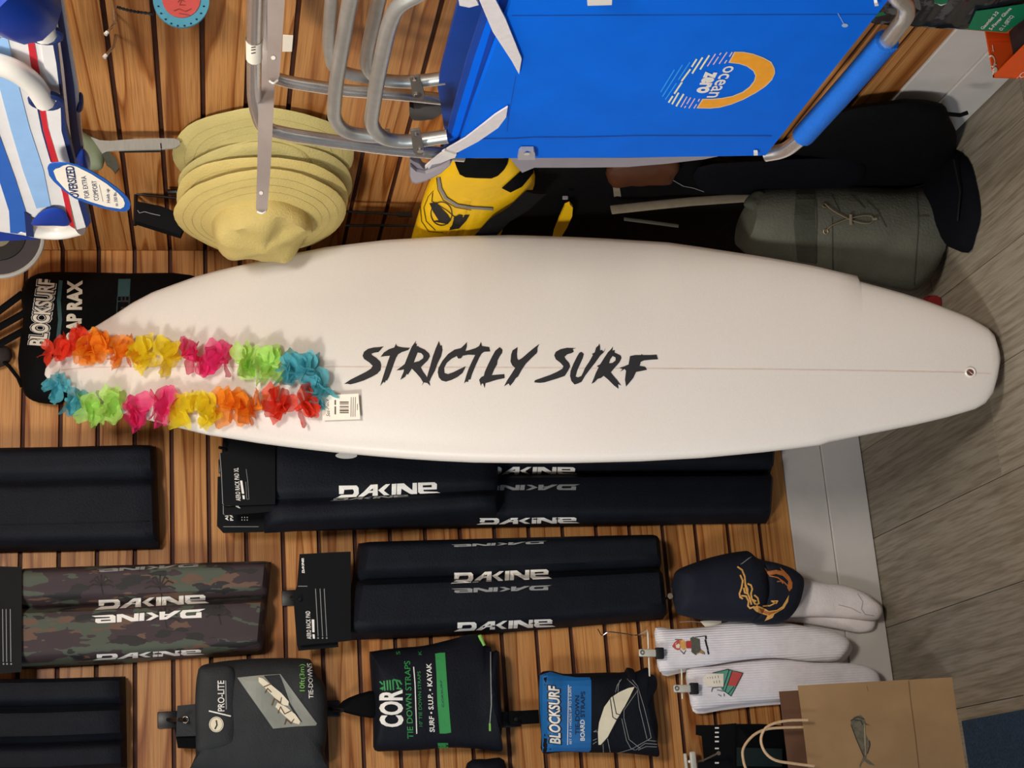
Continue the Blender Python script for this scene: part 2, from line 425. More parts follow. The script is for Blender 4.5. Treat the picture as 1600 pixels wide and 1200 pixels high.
def text_bm(s, p0, p1, up, bold=.0, shear=0, grid=10, spacing=1.0):
    """text from pixel p0 to p1 along its base line; up = pixel vector of the capital height"""
    cu = bpy.data.curves.new('t', 'FONT'); cu.body = s; cu.offset = bold; cu.shear = shear; cu.space_character = spacing; cu.resolution_u = 3
    ob = bpy.data.objects.new('t', cu); me = bpy.data.meshes.new_from_object(ob)
    bm = bmesh.new(); bm.from_mesh(me)
    bpy.data.objects.remove(ob); bpy.data.curves.remove(cu); bpy.data.meshes.remove(me)
    xs = [v.co.x for v in bm.verts]; x0, x1 = min(xs), max(xs)
    p0, p1, up = V(p0), V(p1), V(up); d = (p1 - p0) / (x1 - x0)
    for v in bm.verts:
        q = p0 + d * (v.co.x - x0) + up * (v.co.y / .69); v.co = V((q.x, q.y, 0))
    return cut(bm, grid)
def text(name, s, p0, p1, up, tree, m, parent, eps=.0009, **k):
    return link(name, drape(text_bm(s, p0, p1, up, **k), tree, eps), m, parent, smooth=False)
def zz(pts, ox, oy, k): return [(ox + a / k, oy + b / k) for a, b in pts]
def ellipse(cx, cy, a, b, n=28, a0=0, a1=2 * math.pi):
    return [(cx + a * math.cos(a0 + (a1 - a0) * i / n), cy + b * math.sin(a0 + (a1 - a0) * i / n)) for i in range(n)]
_D = [([(95, 130), (330, 128), (355, 155), (355, 225), (320, 275), (40, 287), (120, 240), (270, 235), (290, 215), (290, 190), (275, 172), (165, 178), (152, 228), (92, 230)], []),
      ([(340, 273), (520, 120), (612, 115), (605, 260), (535, 262), (540, 215), (490, 218), (420, 270)], [[(548, 160), (498, 192), (546, 190)]]),
      ([(615, 185), (720, 115), (780, 112), (690, 190), (770, 250), (700, 255)], []),
      ([(800, 112), (862, 108), (850, 248), (790, 252)], []),
      ([(870, 108), (960, 104), (1070, 185), (1078, 100), (1135, 98), (1130, 240), (1060, 243), (925, 165), (915, 246), (860, 248)], []),
      ([(1150, 97), (1370, 92), (1400, 115), (1395, 175), (1215, 180), (1220, 200), (1395, 205), (1440, 228), (1180, 238), (1145, 210)], [[(1210, 130), (1330, 125), (1330, 150), (1210, 152)]])]
def wordmark(name, p0, p1, up, tree, m, parent, first=0, eps=.0009, grid=8):
    """the pad maker's wide slanted lettering between pixels p0 and p1"""
    p0, p1, up = V(p0), V(p1), V(up)
    f = lambda a: (lambda x, y: tuple(p0 + (p1 - p0) * x + up * y))((a[0] - 40) / 1400, (285 - .033 * (a[0] - 40) - a[1]) / 155)
    return decal(name, [([f(a) for a in o], [[f(a) for a in h] for h in hs]) for o, hs in _D[first:]], tree, m, parent, eps, grid)
# ================================================================== THE SETTING
ZTOP = 2.75; ZP = 0.195                              # ceiling, lower edge of the slatwall
def shell(name, c, s, m):
    bm = box(bmesh.new(), c, s); o = link(name, bm, m, smooth=False); return tag(o, kind='structure')
X0, Y0 = -1.4, 0.6
wl = shell('wall_left', ((X0 + XC) / 2 + .03, YW + .022, ZTOP / 2), (XC - X0 + .1, .03, ZTOP), M['groove'])
wr = shell('wall_right', (XC + .022, (Y0 + YW) / 2, ZTOP / 2), (.03, YW - Y0, ZTOP), M['groove'])
def slat_mesh(length, h, name='slat'):
    bm = box(bmesh.new(), (0, 0, 0), (length, .007, h), bev=.0010)
    me = bpy.data.meshes.new(name); bm.to_mesh(me); bm.free(); me.materials.append(M['slat']); return me
SLL, SLR = slat_mesh(XC - X0, GP - .0088), slat_mesh(YW - Y0, GP - .0088)
SLB = slat_mesh(XC - X0, .0685), slat_mesh(YW - Y0, .0685)
for k in range(-11, 22):
    z = ZG0 - (k + .5) * GP
    for wall, me, loc, rz in ((wl, SLL, V(((X0 + XC) / 2, YW + .0035, z)), 0), (wr, SLR, V((XC + .0035, (Y0 + YW) / 2, z)), math.pi / 2)):
        if k == 21: me = SLB[0 if wall is wl else 1]; loc.z = ZP + .0343
        o = bpy.data.objects.new('slat', me); COL.objects.link(o); o.parent = wall; o.location = loc; o.rotation_euler.z = rz
def board_strip(wall_name, parts):
    root = None
    for nm, c, s in parts:
        o = link(nm, box(bmesh.new(), c, s, bev=.0015), M['white_board'], root, smooth=False)
        if root is None: root = tag(o, kind='structure'); BASE[o.name] = V((0, 0, 0))
board_strip('l', [('baseboard_left', ((X0 + XC) / 2, YW + .004, .147), (XC - X0, .016, .094)), ('baseboard_plank', ((X0 + XC) / 2, YW + .002, .0505), (XC - X0, .02, .0965))])
board_strip('r', [('baseboard_right', (XC + .004, (Y0 + YW) / 2 - .004, .147), (.016, YW - Y0 - .012, .094)), ('baseboard_plank', (XC + .002, (Y0 + YW) / 2 - .004, .0535), (.02, YW - Y0 - .016, .091))])
fl = shell('floor', (-.85, .6, -.03), (4.6, 5.4, .04), M['gap'])
PW = .204
for k in range(-8, 5):
    xa = .388 + PW * k
    if xa > XC: continue
    ws = min(PW, XC + .02 - xa); off = {1: 2.597, 0: 2.05, 2: 2.2, -1: 2.42, 3: 2.75, 4: 2.3}.get(k, random.uniform(1.6, 3))
    ys = [y for y in (off - 2.4, off - 1.2, off) if y > -1.9] ; ys = [-1.9] + ys + [YW + .01]
    for a, b in zip(ys, ys[1:]):
        bm = box(bmesh.new(), (xa + ws / 2, (a + b) / 2, -.005), (ws - .0012, b - a - .0012, .01), bev=.0008)
        link('plank', bm, M['plank'], fl, smooth=False)
cl = shell('ceiling', (-.85, .6, ZTOP + .02), (4.6, 5.4, .04), mat('ceiling_paint', '#d8d4cc', .9, 0))
o = link('carpet', box(bmesh.new(), (.158 - .8, 1.6, .003), (1.6, 2.6, .006), bev=.001), M['carpet'], loc=(-.642, 1.6, 0), smooth=False)
tag(o, 'dark blue carpet laid beside the grey floor planks in front of the paper bag', 'carpet')
# ================================================================== SURFBOARD
TB = onZ(1563, 560, 0.012); NB = onY(70, 586, 3.03)
LB = (NB - TB).length; AX = (NB - TB) / LB
WX = (V((1, 0, 0)) - AX * AX.x).normalized(); DN = WX.cross(AX).normalized()
if DN.y > 0: DN = -DN
def st_of(u, v):
    p = onP(u, v, TB, DN) - TB; return p.dot(AX), p.dot(WX)
UP_E = [(70, 586), (73, 574), (84, 557), (100, 541), (120, 527), (144, 514), (175, 495), (225, 462), (300, 434), (362, 417), (400, 410), (500, 387), (600, 375), (700, 369), (800, 367), (925, 371), (1050, 379), (1200, 402), (1275, 416), (1320, 427), (1339, 431), (1343, 440), (1400, 455), (1450, 471), (1512, 495), (1542, 512), (1556, 527), (1562, 545), (1563, 560)]
LO_E = [(70, 586), (74, 592), (84, 600), (100, 612), (125, 624), (160, 637), (205, 650), (250, 661), (320, 679), (420, 695), (520, 707), (620, 716), (720, 722.5), (830, 724), (900, 723.5), (1000, 721), (1100, 715.5), (1200, 706), (1250, 700), (1282, 695.5), (1295, 691), (1350, 680), (1425, 665), (1475, 653.5), (1525, 639), (1542, 629), (1551, 616), (1560, 585), (1563, 560)]
def edge_fn(E):
    q = sorted(st_of(*p) for p in E)
    def f(s):
        for (a, x), (b, y) in zip(q, q[1:]):
            if a <= s <= b: return x + (y - x) * (s - a) / max(1e-9, b - a)
        return q[0][1] if s < q[0][0] else q[-1][1]
    return f
eu, el = edge_fn(UP_E), edge_fn(LO_E)
def rocker(x):   # x = 0 tail .. 1 nose, lift towards the deck side
    return .045 * max(0, (x - .55) / .45) ** 2.2 + .018 * max(0, (.3 - x) / .3) ** 2
def thick(x): return .060 * max(.0, 1 - abs(2 * x - .96) ** 3.2) ** .5 * .86 + .012
sb = thing('surfboard', 'white shortboard standing upright on its tail, black brush lettering on the deck', 'surfboard', V((TB.x, TB.y, 0)))
sts = [LB * (1 - math.cos(math.pi * i / 46)) / 2 for i in range(47)]
sts = [s for s in sts if .002 < s < LB - .0015]
for p in ((1339, 431), (1343, 440), (1282, 695.5), (1295, 691)): sts.append(st_of(*p)[0])
sts = sorted(set([.0006, LB - .0006] + sts))
rings = []
for s in sts:
    x = s / LB; a, b = el(s), eu(s); c, h = (a + b) / 2, (b - a) / 2; t = min(thick(x), h * 1.1 + .004); lift = 0
    r = []
    for k in range(28):
        w = 2 * math.pi * k / 28; cx, cz = math.cos(w), math.sin(w)
        px = math.copysign(abs(cx) ** (.62), cx); pz = math.copysign(abs(cz) ** (.85), cz)
        zz_ = pz * t * (.42 if pz > 0 else .58)
        r.append(TB + AX * s + WX * (c + px * h) + DN * (zz_ - .0 + lift))
    rings.append(r)
body = link('deck', loft(bmesh.new(), rings), M['board'], sb, smooth=True)
body.data.set_sharp_from_angle(angle=math.radians(60))
bt = bvh(body)
def pl_(pts, n=1): return pts
decal('stringer', stroke([(96, 578), (140, 574), (300, 573), (520, 573), (800, 574.5), (1200, 577), (1400, 580), (1506, 582)], 1.7) + stroke([(1527, 583), (1548, 584)], 1.7), bt, M['stringer'], sb, .0004, 12)
A_ = lambda P: zz(P, 530, 520, 8.889); B_ = lambda P: zz(P, 680, 520, 8.889); C_ = lambda P: zz(P, 860, 520, 8.889)
LET = [(A_([(70, 710), (160, 650), (270, 595), (370, 545), (440, 500), (465, 460), (420, 415), (345, 365), (325, 320), (345, 265), (400, 225), (480, 205), (560, 200), (620, 190), (590, 220), (575, 240), (545, 270), (500, 275), (450, 290), (455, 310), (510, 345), (570, 400), (585, 450), (575, 520), (530, 570), (450, 615), (340, 665), (230, 700), (155, 718), (120, 710)]), []),
 (A_([(575, 335), (620, 275), (690, 230), (765, 205), (790, 150), (800, 180), (835, 195), (890, 205), (985, 210), (960, 240), (870, 270), (820, 300), (790, 350), (760, 430), (725, 530), (690, 620), (665, 665), (650, 660), (630, 700), (620, 680), (570, 740), (600, 640), (650, 480), (680, 390), (705, 320), (640, 325)]), []),
 (A_([(795, 522), (860, 475), (910, 435), (935, 370), (975, 270), (1010, 190), (1070, 110), (1060, 150), (1080, 155), (1075, 190), (1100, 185), (1110, 200), (1190, 235), (1250, 290), (1260, 330), (1230, 385), (1180, 435), (1135, 480), (1165, 540), (1210, 600), (1225, 640), (1255, 690), (1265, 740), (1225, 700), (1180, 690), (1145, 740), (1165, 690), (1130, 630), (1070, 560), (1010, 500), (980, 545), (955, 585), (940, 570), (915, 615), (850, 655), (870, 600), (895, 545), (900, 510), (850, 520)]), [A_([(1090, 275), (1140, 285), (1170, 320), (1165, 355), (1110, 395), (1035, 415), (1060, 350)])]),
 (A_([(1215, 640), (1235, 560), (1265, 460), (1300, 330), (1340, 220), (1385, 115), (1405, 180), (1425, 175), (1435, 240), (1415, 330), (1370, 420), (1330, 530), (1280, 620), (1255, 680)]), []),
 (B_([(440, 130), (410, 165), (355, 215), (270, 235), (180, 295), (100, 390), (45, 490), (35, 550), (50, 620), (90, 665), (150, 680), (230, 655), (310, 615), (380, 560), (415, 490), (425, 465), (340, 505), (250, 550), (180, 575), (130, 560), (125, 490), (160, 420), (230, 360), (300, 325), (320, 360), (360, 355), (385, 320), (460, 305), (555, 310), (510, 400), (460, 510), (430, 600), (400, 705), (430, 680), (455, 685), (465, 650), (490, 650), (510, 580), (560, 460), (610, 350), (645, 290), (680, 265), (765, 260), (750, 200), (650, 185), (635, 130), (610, 185), (560, 215), (480, 240), (420, 255), (440, 190)]), []),
 (B_([(835, 250), (895, 200), (935, 235), (930, 280), (895, 330), (865, 390), (860, 440), (820, 510), (785, 590), (960, 575), (965, 630), (850, 655), (740, 690), (700, 700), (685, 770), (665, 705), (645, 710), (635, 740), (620, 690), (610, 655), (640, 615), (675, 600), (690, 540), (740, 430), (790, 330)]), []),
 (B_([(1075, 245), (1145, 200), (1135, 300), (1140, 360), (1160, 380), (1210, 350), (1300, 270), (1380, 205), (1450, 155), (1420, 210), (1420, 260), (1410, 285), (1340, 350), (1260, 430), (1200, 520), (1150, 610), (1120, 630), (1090, 680), (1040, 740), (1020, 705), (955, 745), (1000, 660), (1060, 570), (1110, 490), (1070, 455), (1045, 400), (1055, 300)]), []),
 (C_([(-225, 690), (-215, 660), (-100, 620), (0, 585), (90, 545), (165, 500), (180, 465), (140, 420), (75, 370), (52, 315), (75, 265), (140, 230), (230, 210), (360, 215), (310, 225), (325, 265), (300, 280), (235, 300), (195, 335), (215, 370), (260, 420), (275, 470), (245, 530), (200, 600), (100, 635), (0, 665), (-80, 690), (-150, 697)]), []),
 (C_([(430, 265), (465, 295), (450, 350), (410, 440), (370, 530), (350, 610), (385, 620), (430, 600), (455, 550), (480, 490), (540, 400), (590, 310), (575, 295), (615, 275), (635, 205), (665, 180), (680, 150), (690, 190), (690, 245), (720, 240), (735, 265), (770, 210), (740, 275), (690, 320), (620, 420), (540, 520), (480, 600), (435, 680), (385, 705), (335, 720), (290, 670), (272, 600), (280, 530), (320, 430), (370, 330), (400, 280)]), []),
 (C_([(570, 710), (600, 640), (630, 560), (670, 480), (640, 465), (690, 440), (740, 360), (800, 270), (845, 225), (870, 190), (860, 250), (895, 240), (890, 275), (975, 315), (988, 350), (960, 410), (890, 490), (840, 550), (870, 590), (930, 660), (985, 735), (940, 715), (945, 780), (880, 730), (800, 650), (740, 600), (700, 630), (660, 640), (610, 690)]), [C_([(865, 325), (905, 345), (905, 385), (860, 420), (815, 425), (830, 370)])]),
 (C_([(955, 490), (1030, 465), (1085, 440), (1105, 325), (1180, 310), (1260, 310), (1265, 295), (1285, 310), (1380, 310), (1475, 305), (1495, 370), (1400, 375), (1300, 385), (1255, 405), (1240, 460), (1310, 470), (1330, 490), (1340, 515), (1270, 530), (1190, 545), (1150, 630), (1080, 715), (1050, 750), (1035, 650), (1050, 530), (1030, 505), (965, 545), (1000, 505)]), [])]
lt = decal('lettering', LET, bt, M['ink'], sb, .0007, 20, 'black brush lettering across the deck')
def hit(u, v, tree, d=0):
    r = ray(u, v).normalized(); h = tree.ray_cast(O, r)
    if h[0] is None: return None, None
    n = h[1] if h[1].dot(r) < 0 else -h[1]; return h[0] + n * d, n
pp, pn = hit(1516, 582, bt)
a1 = pn.orthogonal().normalized(); a2 = pn.cross(a1)
bm = bmesh.new(); tube(bm, [pp + pn * .001 + a1 * (.0085 * math.cos(t)) + a2 * (.0085 * math.sin(t)) for t in [2 * math.pi * i / 20 for i in range(20)]], .0022, 8, closed=True)
pg = link('leash_plug', bm, M['white_tube'], sb)
bm = bmesh.new(); loft(bm, [[pp + pn * h_ + a1 * (r_ * math.cos(t)) + a2 * (r_ * math.sin(t)) for t in [2 * math.pi * i / 16 for i in range(16)]] for r_, h_ in ((.0075, .0009), (.006, .0005))])
link('plug_cup', bm, mat('plug_recess', '#6b4038', .5, 0), pg)
bm = bmesh.new(); tube(bm, [pp + pn * .0012 - a1 * .0066, pp + pn * .0018, pp + pn * .0012 + a1 * .0066], .0009, 6); link('plug_pin', bm, M['chrome'], pg)
# ================================================================== LEI of cloth petals
lei = thing('flower_lei', 'rainbow flower lei of cloth petals hung over the nose of the white surfboard', 'lei', onY(290, 600, 2.95))
def petal_bm(c, d, n, ln, w, curl, tw):
    s = d.cross(n).normalized(); n = s.cross(d).normalized(); bm = bmesh.new(); g = []
    for i in range(6):
        t = i / 5; ww = w * (.34, .72, .95, 1.0, .88, .5)[i]; row = []
        for j in range(4):
            q = (j / 3 * 2 - 1)
            row.append(bm.verts.new(c + d * (ln * t * (1 - .20 * t * q * q)) + s * (q * ww / 2) + n * (curl * t * t + .12 * ww * q * q + .0018 * math.sin(5 * t + 3 * q + tw))))
        g.append(row)
    for A, B in zip(g, g[1:]):
        for j in range(3): bm.faces.new((A[j], A[j + 1], B[j + 1], B[j]))
    return bm
UPS = [((101, 552), 'red'), ((122, 542), 'red'), ((148, 548), 'orange'), ((173, 551), 'orange'), ((203, 556), 'orange'), ((234, 557), 'yellow'), ((272, 561), 'yellow'), ((306, 563), 'pink'), ((345, 567), 'pink'), ((388, 571), 'green'), ((424, 574), 'green'), ((458, 579), 'blue'), ((486, 585), 'blue')]
LOS = [((100, 605), 'blue'), ((124, 621), 'blue'), ((152, 630), 'green'), ((184, 632), 'green'), ((222, 641), 'pink'), ((262, 637), 'pink'), ((292, 642), 'yellow'), ((330, 643), 'yellow'), ((362, 638), 'orange'), ((402, 640), 'orange'), ((440, 634), 'red'), ((478, 634), 'red'), ((500, 614), 'blue')]
def lei_flower(uv, colr, nxt, rad=1.0):
    c, n = hit(*uv, bt)
    if c is None:
        c, n = onP(*uv, TB, DN), DN
    c = c + n * .016
    c2 = onP(nxt[0], nxt[1], c, DN); ax = (c2 - c).normalized()
    sd = ax.cross(n).normalized()
    bm = bmesh.new(); tube(bm, [c - ax * .02, c, c + ax * .02], [.004, .007, .004], 8)
    fo = link('blossom', bm, PET[colr], lei)
    for k in range(11):
        w = random.uniform(-1.5, 1.5) if k > 3 else (-1.45, 1.45, -.8, .9)[k]
        rd = (n * math.cos(w) + sd * math.sin(w) + ax * random.uniform(-.55, .55)).normalized()
        nn = (ax + n * random.uniform(-.3, .8)) if random.random() < .35 else (n + ax * random.uniform(-.9, .9) + sd * random.uniform(-.4, .4))
        st_ = c + ax * random.uniform(-.020, .020) + rd * .002
        if rd.dot(n) < .1: st_ = st_ + n * .006
        link('petal', petal_bm(st_, rd, nn, random.uniform(.028, .037) * rad, random.uniform(.025, .034) * rad, random.uniform(-.006, .007), random.uniform(0, 6)), PET[colr], fo)
for seq in (UPS, LOS):
    for i, (uv, c) in enumerate(seq):
        nx = seq[i + 1][0] if i + 1 < len(seq) else (2 * uv[0] - seq[i - 1][0][0], 2 * uv[1] - seq[i - 1][0][1])
        lei_flower(uv, c, nx, 0.98 if (seq is LOS and i < 2) or i < 1 else 1.24)
# price tag of the lei
tc_, tn_ = hit(533, 636, bt)
q = [onP(u, v, tc_ + tn_ * .012, tn_) for u, v in ((502, 618), (560, 615), (563, 655), (504, 657))]
tg = link('price_tag', prism(bmesh.new(), q, -tn_ * .0006), M['tag_white'], lei, smooth=False, label='white price tag with a barcode')
tt = bvh(tg)
K = lambda P: zz(P, 490, 600, 17.14)
bars = []
for y, h_ in ((470, 22), (495, 10), (520, 16), (545, 9), (592, 24), (610, 10), (640, 14), (685, 32), (720, 10), (748, 22), (775, 10)): bars.append((K([(700, y), (940, y), (940, y + h_), (700, y + h_)]), []))
for x in (1010, 1065, 1120): bars += [(K([(x - 8, 350), (x + 8, 350), (x - 2, 880), (x - 18, 880)]), [])]
bars += [(K([(560, 430), (600, 430), (600, 560), (560, 560)]), []), (K([(560, 600), (600, 600), (600, 815), (560, 815)]), []), (K([(1165, 530), (1180, 530), (1180, 700), (1165, 700)]), [])]
decal('print', bars, tt, mat('brown_print', '#5b4a3a', .6, 0), tg, .0003, 40)
text('print', 'Sea-Piece', (515.5, 651), (513.5, 624), (-5.5, 0), tt, M['ink'], tg, .0003, shear=.3)
# ================================================================== LEFT WALL: RACK PADS
def lobed(bm, ea, eb, d0, prof, depth, nl=18, nt=26, endr=.02):
    """folded foam pad between two traced edges; prof(t) across 0..1; ends rounded over"""
    A = [L(u, v, d0) for u, v in ea]; B = [L(u, v, d0) for u, v in eb]
    def along(P, s):
        tot = [0]
        for a, b in zip(P, P[1:]): tot.append(tot[-1] + (b - a).length)
        x = s * tot[-1]
        for i in range(len(P) - 1):
            if x <= tot[i + 1] + 1e-9: return P[i].lerp(P[i + 1], (x - tot[i]) / (tot[i + 1] - tot[i]))
        return P[-1]
    ln = (A[-1] - A[0]).length; rings = []
    ss = [0, .004, .012, .03] + [.03 + .94 * i / nl for i in range(1, nl)] + [.97, .988, .996, 1]
    for s in ss:
        e = min(s, 1 - s) * ln; k = math.sqrt(max(0, 1 - (1 - min(1, e / endr)) ** 2)) if e < endr else 1
        k = .25 + .75 * k; a, b = along(A, s), along(B, s); r = []
        for i in range(nt + 1):
            t = i / nt; w = math.sin(9 * s + 4 * t) * .0012
            r.append(a.lerp(b, t) + NL * ((prof(t) * depth + w) * k))
        for i in range(nt - 1, 0, -3): r.append(a.lerp(b, i / nt) - NL * .004)
        rings.append(r)
    return loft(bm, rings)
def two(t, c=.45, dip=.45):       # two tubes with a crease at c
    e = min(1, min(t, 1 - t) / .12); base = math.sqrt(max(0, 1 - (1 - e) ** 2))
    return base * (1 - dip * math.exp(-((t - c) / .05) ** 2))
def one(t):
    e = min(1, min(t, 1 - t) / .3); return math.sqrt(max(0, 1 - (1 - e) ** 2))
def three(t):
    e = min(1, min(t, 1 - t) / .1); b = math.sqrt(max(0, 1 - (1 - e) ** 2))
    return b * (1 - .4 * math.exp(-((t - .32) / .04) ** 2) - .4 * math.exp(-((t - .68) / .04) ** 2))
def edge_loc(o, d=0):
    return o
def pad(label, ea, eb, d0, depth, prof, m, **k):
    c = L(*ea[0], d0)
    t = thing('roof_rack_pad', label, 'rack pad', c)
    o = link('pad', lobed(bmesh.new(), ea, eb, d0, prof, depth, **k), m, t)
    return t, o, bvh(o)
def peg(name, uv, d_tip, label, m=None, along=0, root=0.0):
    """flat display hook standing out of a groove; tip at pixel uv"""
    a = L(*uv, d_tip); t = thing(name, label, 'display hook', V((a.x, YW - .002, a.z)))
    bm = bmesh.new(); box(bm, (a.x, YW - .006, a.z - .004), (.03, .008, .034), bev=.002); link('back_plate', bm, m or M['wire'], t)
    bm = bmesh.new(); tube(bm, rpath([(a.x, YW - .006, a.z), (a.x, YW - d_tip + .01, a.z), (a.x, YW - d_tip, a.z + .012)], .01), .0032, 8)
    link('prong', bm, m or M['wire'], t); return t
def card(parent, pts, d, m, th=.0012, label=None):
    bm = prism(bmesh.new(), [L(u, v, d) for u, v in pts], V((0, -th, 0))); o = link('header_card', bm, m, parent, smooth=False, label=label); return o, bvh(o)
# plain black pad, upper left
p1, o1, t1 = pad('plain black rack pad hanging left of the rainbow lei, at the photo edge', [(-60, 704), (100, 700.5), (244, 697.5)], [(-60, 864), (100, 861), (250, 857)], .012, .062, lambda t: two(t, .36, .28), M['black_cloth'])
decal('piping', stroke([(-50, 821), (120, 818), (250, 814)], 1.2), t1, M['black_card'], p1, .001, 10)
# long pads behind the board
p2, o2, t2 = pad('longest black rack pad, hung behind the surfboard edge and the lower of two', [(425, 690), (800, 690), (1205, 688)], [(415, 831), (800, 823), (1197, 818)], .012, .058, lambda t: two(t, .42, .55), M['black_cloth'])
wordmark('logo_print', (744, 819), (906, 817.5), (-1, -10), t2, M['white_ink'], p2)
wordmark('logo_print', (749, 741.5), (903, 742.5), (0, -13.5), t2, M['white_ink'], p2, eps=.0012)
wordmark('logo_print', (906, 757), (746, 757.5), (0, 9), t2, M['grey_ink'], p2)
p3, o3, t3 = pad('short black rack pad with one white logo, laid over the longest pad', [(411, 686), (600, 690), (776, 694)], [(413, 833), (600, 822), (775, 806)], .082, .056, lambda t: two(t, .70, .28), M['black_cloth'], endr=.03)
wordmark('logo_print', (524, 778.5), (688, 772), (-1, -19.5), t3, M['white_ink'], p3, eps=.0012)
wordmark('logo_print', (515, 783.5), (640, 777), (2, -4), t3, M['grey_ink'], p3)
decal('logo_print', [(ellipse(541, 712, 17, 5), [])], t3, M['white_ink'], p3, .001)
c2, ct2 = card(p2, [(340, 745), (385, 742), (420, 740), (420, 831), (349, 833), (339, 822)], .06, M['black_card'])
decal('border_line', stroke([(349, 823), (404, 823)], .8), ct2, M['grey_ink'], c2, .0004, 40)
for k_ in range(3): decal('print', [(ellipse(378 + 4.2 * k_, 812.5, .9, .9, 8), []), (ellipse(378 + 4.2 * k_, 808.5, .9, .9, 8), [])], ct2, M['white_ink'], c2, .0004, 40)
text('print', 'PAD', (364.5, 813.5), (363, 795), (-4.8, 0), ct2, M['white_ink'], c2, .0004, bold=.02)
text('print', 'AERO', (357, 813.5), (355, 791), (-4.8, 0), ct2, M['white_ink'], c2, .0004, bold=.02)
c3b, ct3b = card(p3, [(345, 715), (430, 712), (430, 799), (351, 806), (347, 802)], .130, M['black_card'], label='second card down of the stack')
decal('border_line', stroke([(347, 720), (349, 803), (352, 806), (418, 801)], 1), ct3b, M['grey_ink'], c3b, .0004, 40)
text('print', 'AERO', (375, 794.5), (371.5, 770), (-6.2, 0), ct3b, M['white_ink'], c3b, .0004, bold=.02)
c3, ct3 = card(p3, [(348, 683), (430, 686), (430, 788), (350, 791), (346, 787), (342.5, 708), (347, 707.5)], .142, M['black_card'], label='topmost black header card with white print')
decal('border_line', stroke([(343.5, 708), (346, 740), (348, 787), (351, 791), (419, 788.5)], 1), ct3, M['grey_ink'], c3, .0004, 40)
text('print', 'AERO RACK PAD XL', (376, 782.5), (372.3, 731), (-7, 0), ct3, M['white_ink'], c3, .0004, bold=.012, spacing=1.12)
decal('print', [([(379.5, 780), (378.5, 774), (382, 774), (382.5, 780)], []), ([(378, 771.5), (375, 751), (378.5, 751), (381.5, 771.5)], [])], ct3, M['white_ink'], c3, .0004, 40)
decal('border_line', stroke([(384.5, 733), (387, 752), (389, 780), (385.5, 780), (384, 753)], .6), ct3, M['grey_ink'], c3, .0004, 40)
pk1 = peg('display_hook', (352, 699), .165, 'wire display hook with white tip holding the pads behind the surfboard', M['wire'])
# camouflage pad
p4, o4, t4 = pad('camouflage rack pad with white mirrored logos, second column from the left', [(30, 890), (200, 884), (424, 878)], [(28, 1046), (200, 1036), (410, 1021)], .012, .07, lambda t: two(t, .42, .5), M['camo'])
wordmark('logo_print', (148, 953.5), (327, 944), (-1, -16.5), t4, M['white_ink'], p4)
wordmark('logo_print', (321, 951.5), (143, 961.5), (1, 13.5), t4, M['white_ink'], p4)
wordmark('logo_print', (145, 1031), (320, 1022.5), (-1, -9), t4, M['white_ink'], p4)
wordmark('logo_print', (316, 880.5), (150, 889.5), (0, 5), t4, M['grey_ink'], p4)
decal('back_logo', [([(146, 1036), (310, 1028), (308, 1043), (143, 1046)], [])], t4, mat('wine_print', '#5a2226', .6, .2, 90), p4, .0008)
for cx, cy, r_ in ((158, 915, 20), (250, 918, 24), (258, 968, 22), (342, 962, 20)):
    polys = []
    for k_ in range(7):
        a_ = math.pi * (1.0 + k_ / 6); polys += stroke([(cx, cy), (cx + r_ * .6 * math.cos(a_), cy + r_ * .7 * math.sin(a_) - 2), (cx + r_ * math.cos(a_), cy + r_ * .75 * math.sin(a_) + 2)], 2.4)
    polys += stroke([(cx, cy), (cx + 3, cy + 14)], 2)
    decal('palm_print', polys, t4, mat('palm_print_ink', '#27211f', .7, 0), p4, .0006)
c4, ct4 = card(p4, [(-40, 884), (34, 886), (34, 1050), (-40, 1056)], .088, M['black_card'])
for u_ in (4, 9.5, 16): decal('print', stroke([(u_, 952), (u_ + 1, 1034)], 1.1) + [(ellipse(u_ + 1.5, 1037.5, 1.4, 1.4, 10), [])], ct4, M['grey_ink'], c4, .0004, 60)
# pad below the long ones
p5, o5, t5 = pad('black rack pad with three white logo prints below the surfboard, left of the navy cap', [(560, 849), (800, 842), (1016, 838), (1022, 842)], [(535, 1001), (800, 988), (1036, 968)], .012, .072, lambda t: two(t, .42, .42), M['black_cloth'])
wordmark('logo_print', (704, 912), (862, 905.5), (-.5, -17.5), t5, M['white_ink'], p5)
wordmark('logo_print', (862, 914.5), (705, 919.5), (.5, 7.5), t5, M['grey_ink'], p5)
wordmark('logo_print', (709, 986), (868, 979.5), (-.5, -13.5), t5, M['white_ink'], p5)
wordmark('logo_print', (855, 845.5), (705, 851), (0, 4), t5, M['grey_ink'], p5)
c5b, ct5b = card(p5, [(464, 1006), (528, 1002), (529, 1011), (466, 1017)], .068, M['black_card'])
c5, ct5 = card(p5, [(468, 866), (520, 863), (548, 862), (548, 1001), (530, 1003), (464, 1009), (458, 930), (464, 916)], .09, M['black_card'])
decal('border_line', stroke([(464, 1008.5), (529, 1003)], .9) + stroke([(466, 916), (480, 916)], 1), ct5, M['grey_ink'], c5, .0004, 60)
text('print', 'AERO RACK PAD', (486.5, 998.5), (484.3, 955), (-6.8, 0), ct5, M['white_ink'], c5, .0004, bold=.012, spacing=1.12)
decal('print', [([(489, 998), (488, 991), (491.5, 991), (492, 998)], []), ([(488, 988), (487, 968), (491, 968), (491.5, 988)], [])], ct5, M['white_ink'], c5, .0004, 60)
for u_, v_ in ((493, 920), (500, 920), (506.5, 920)): decal('print', stroke([(u_, v_), (u_ + 4, 994)], 1.0) + [(ellipse(u_ + 4, 997, 1.3, 1.3, 10), [])], ct5, M['grey_ink'], c5, .0004, 60)
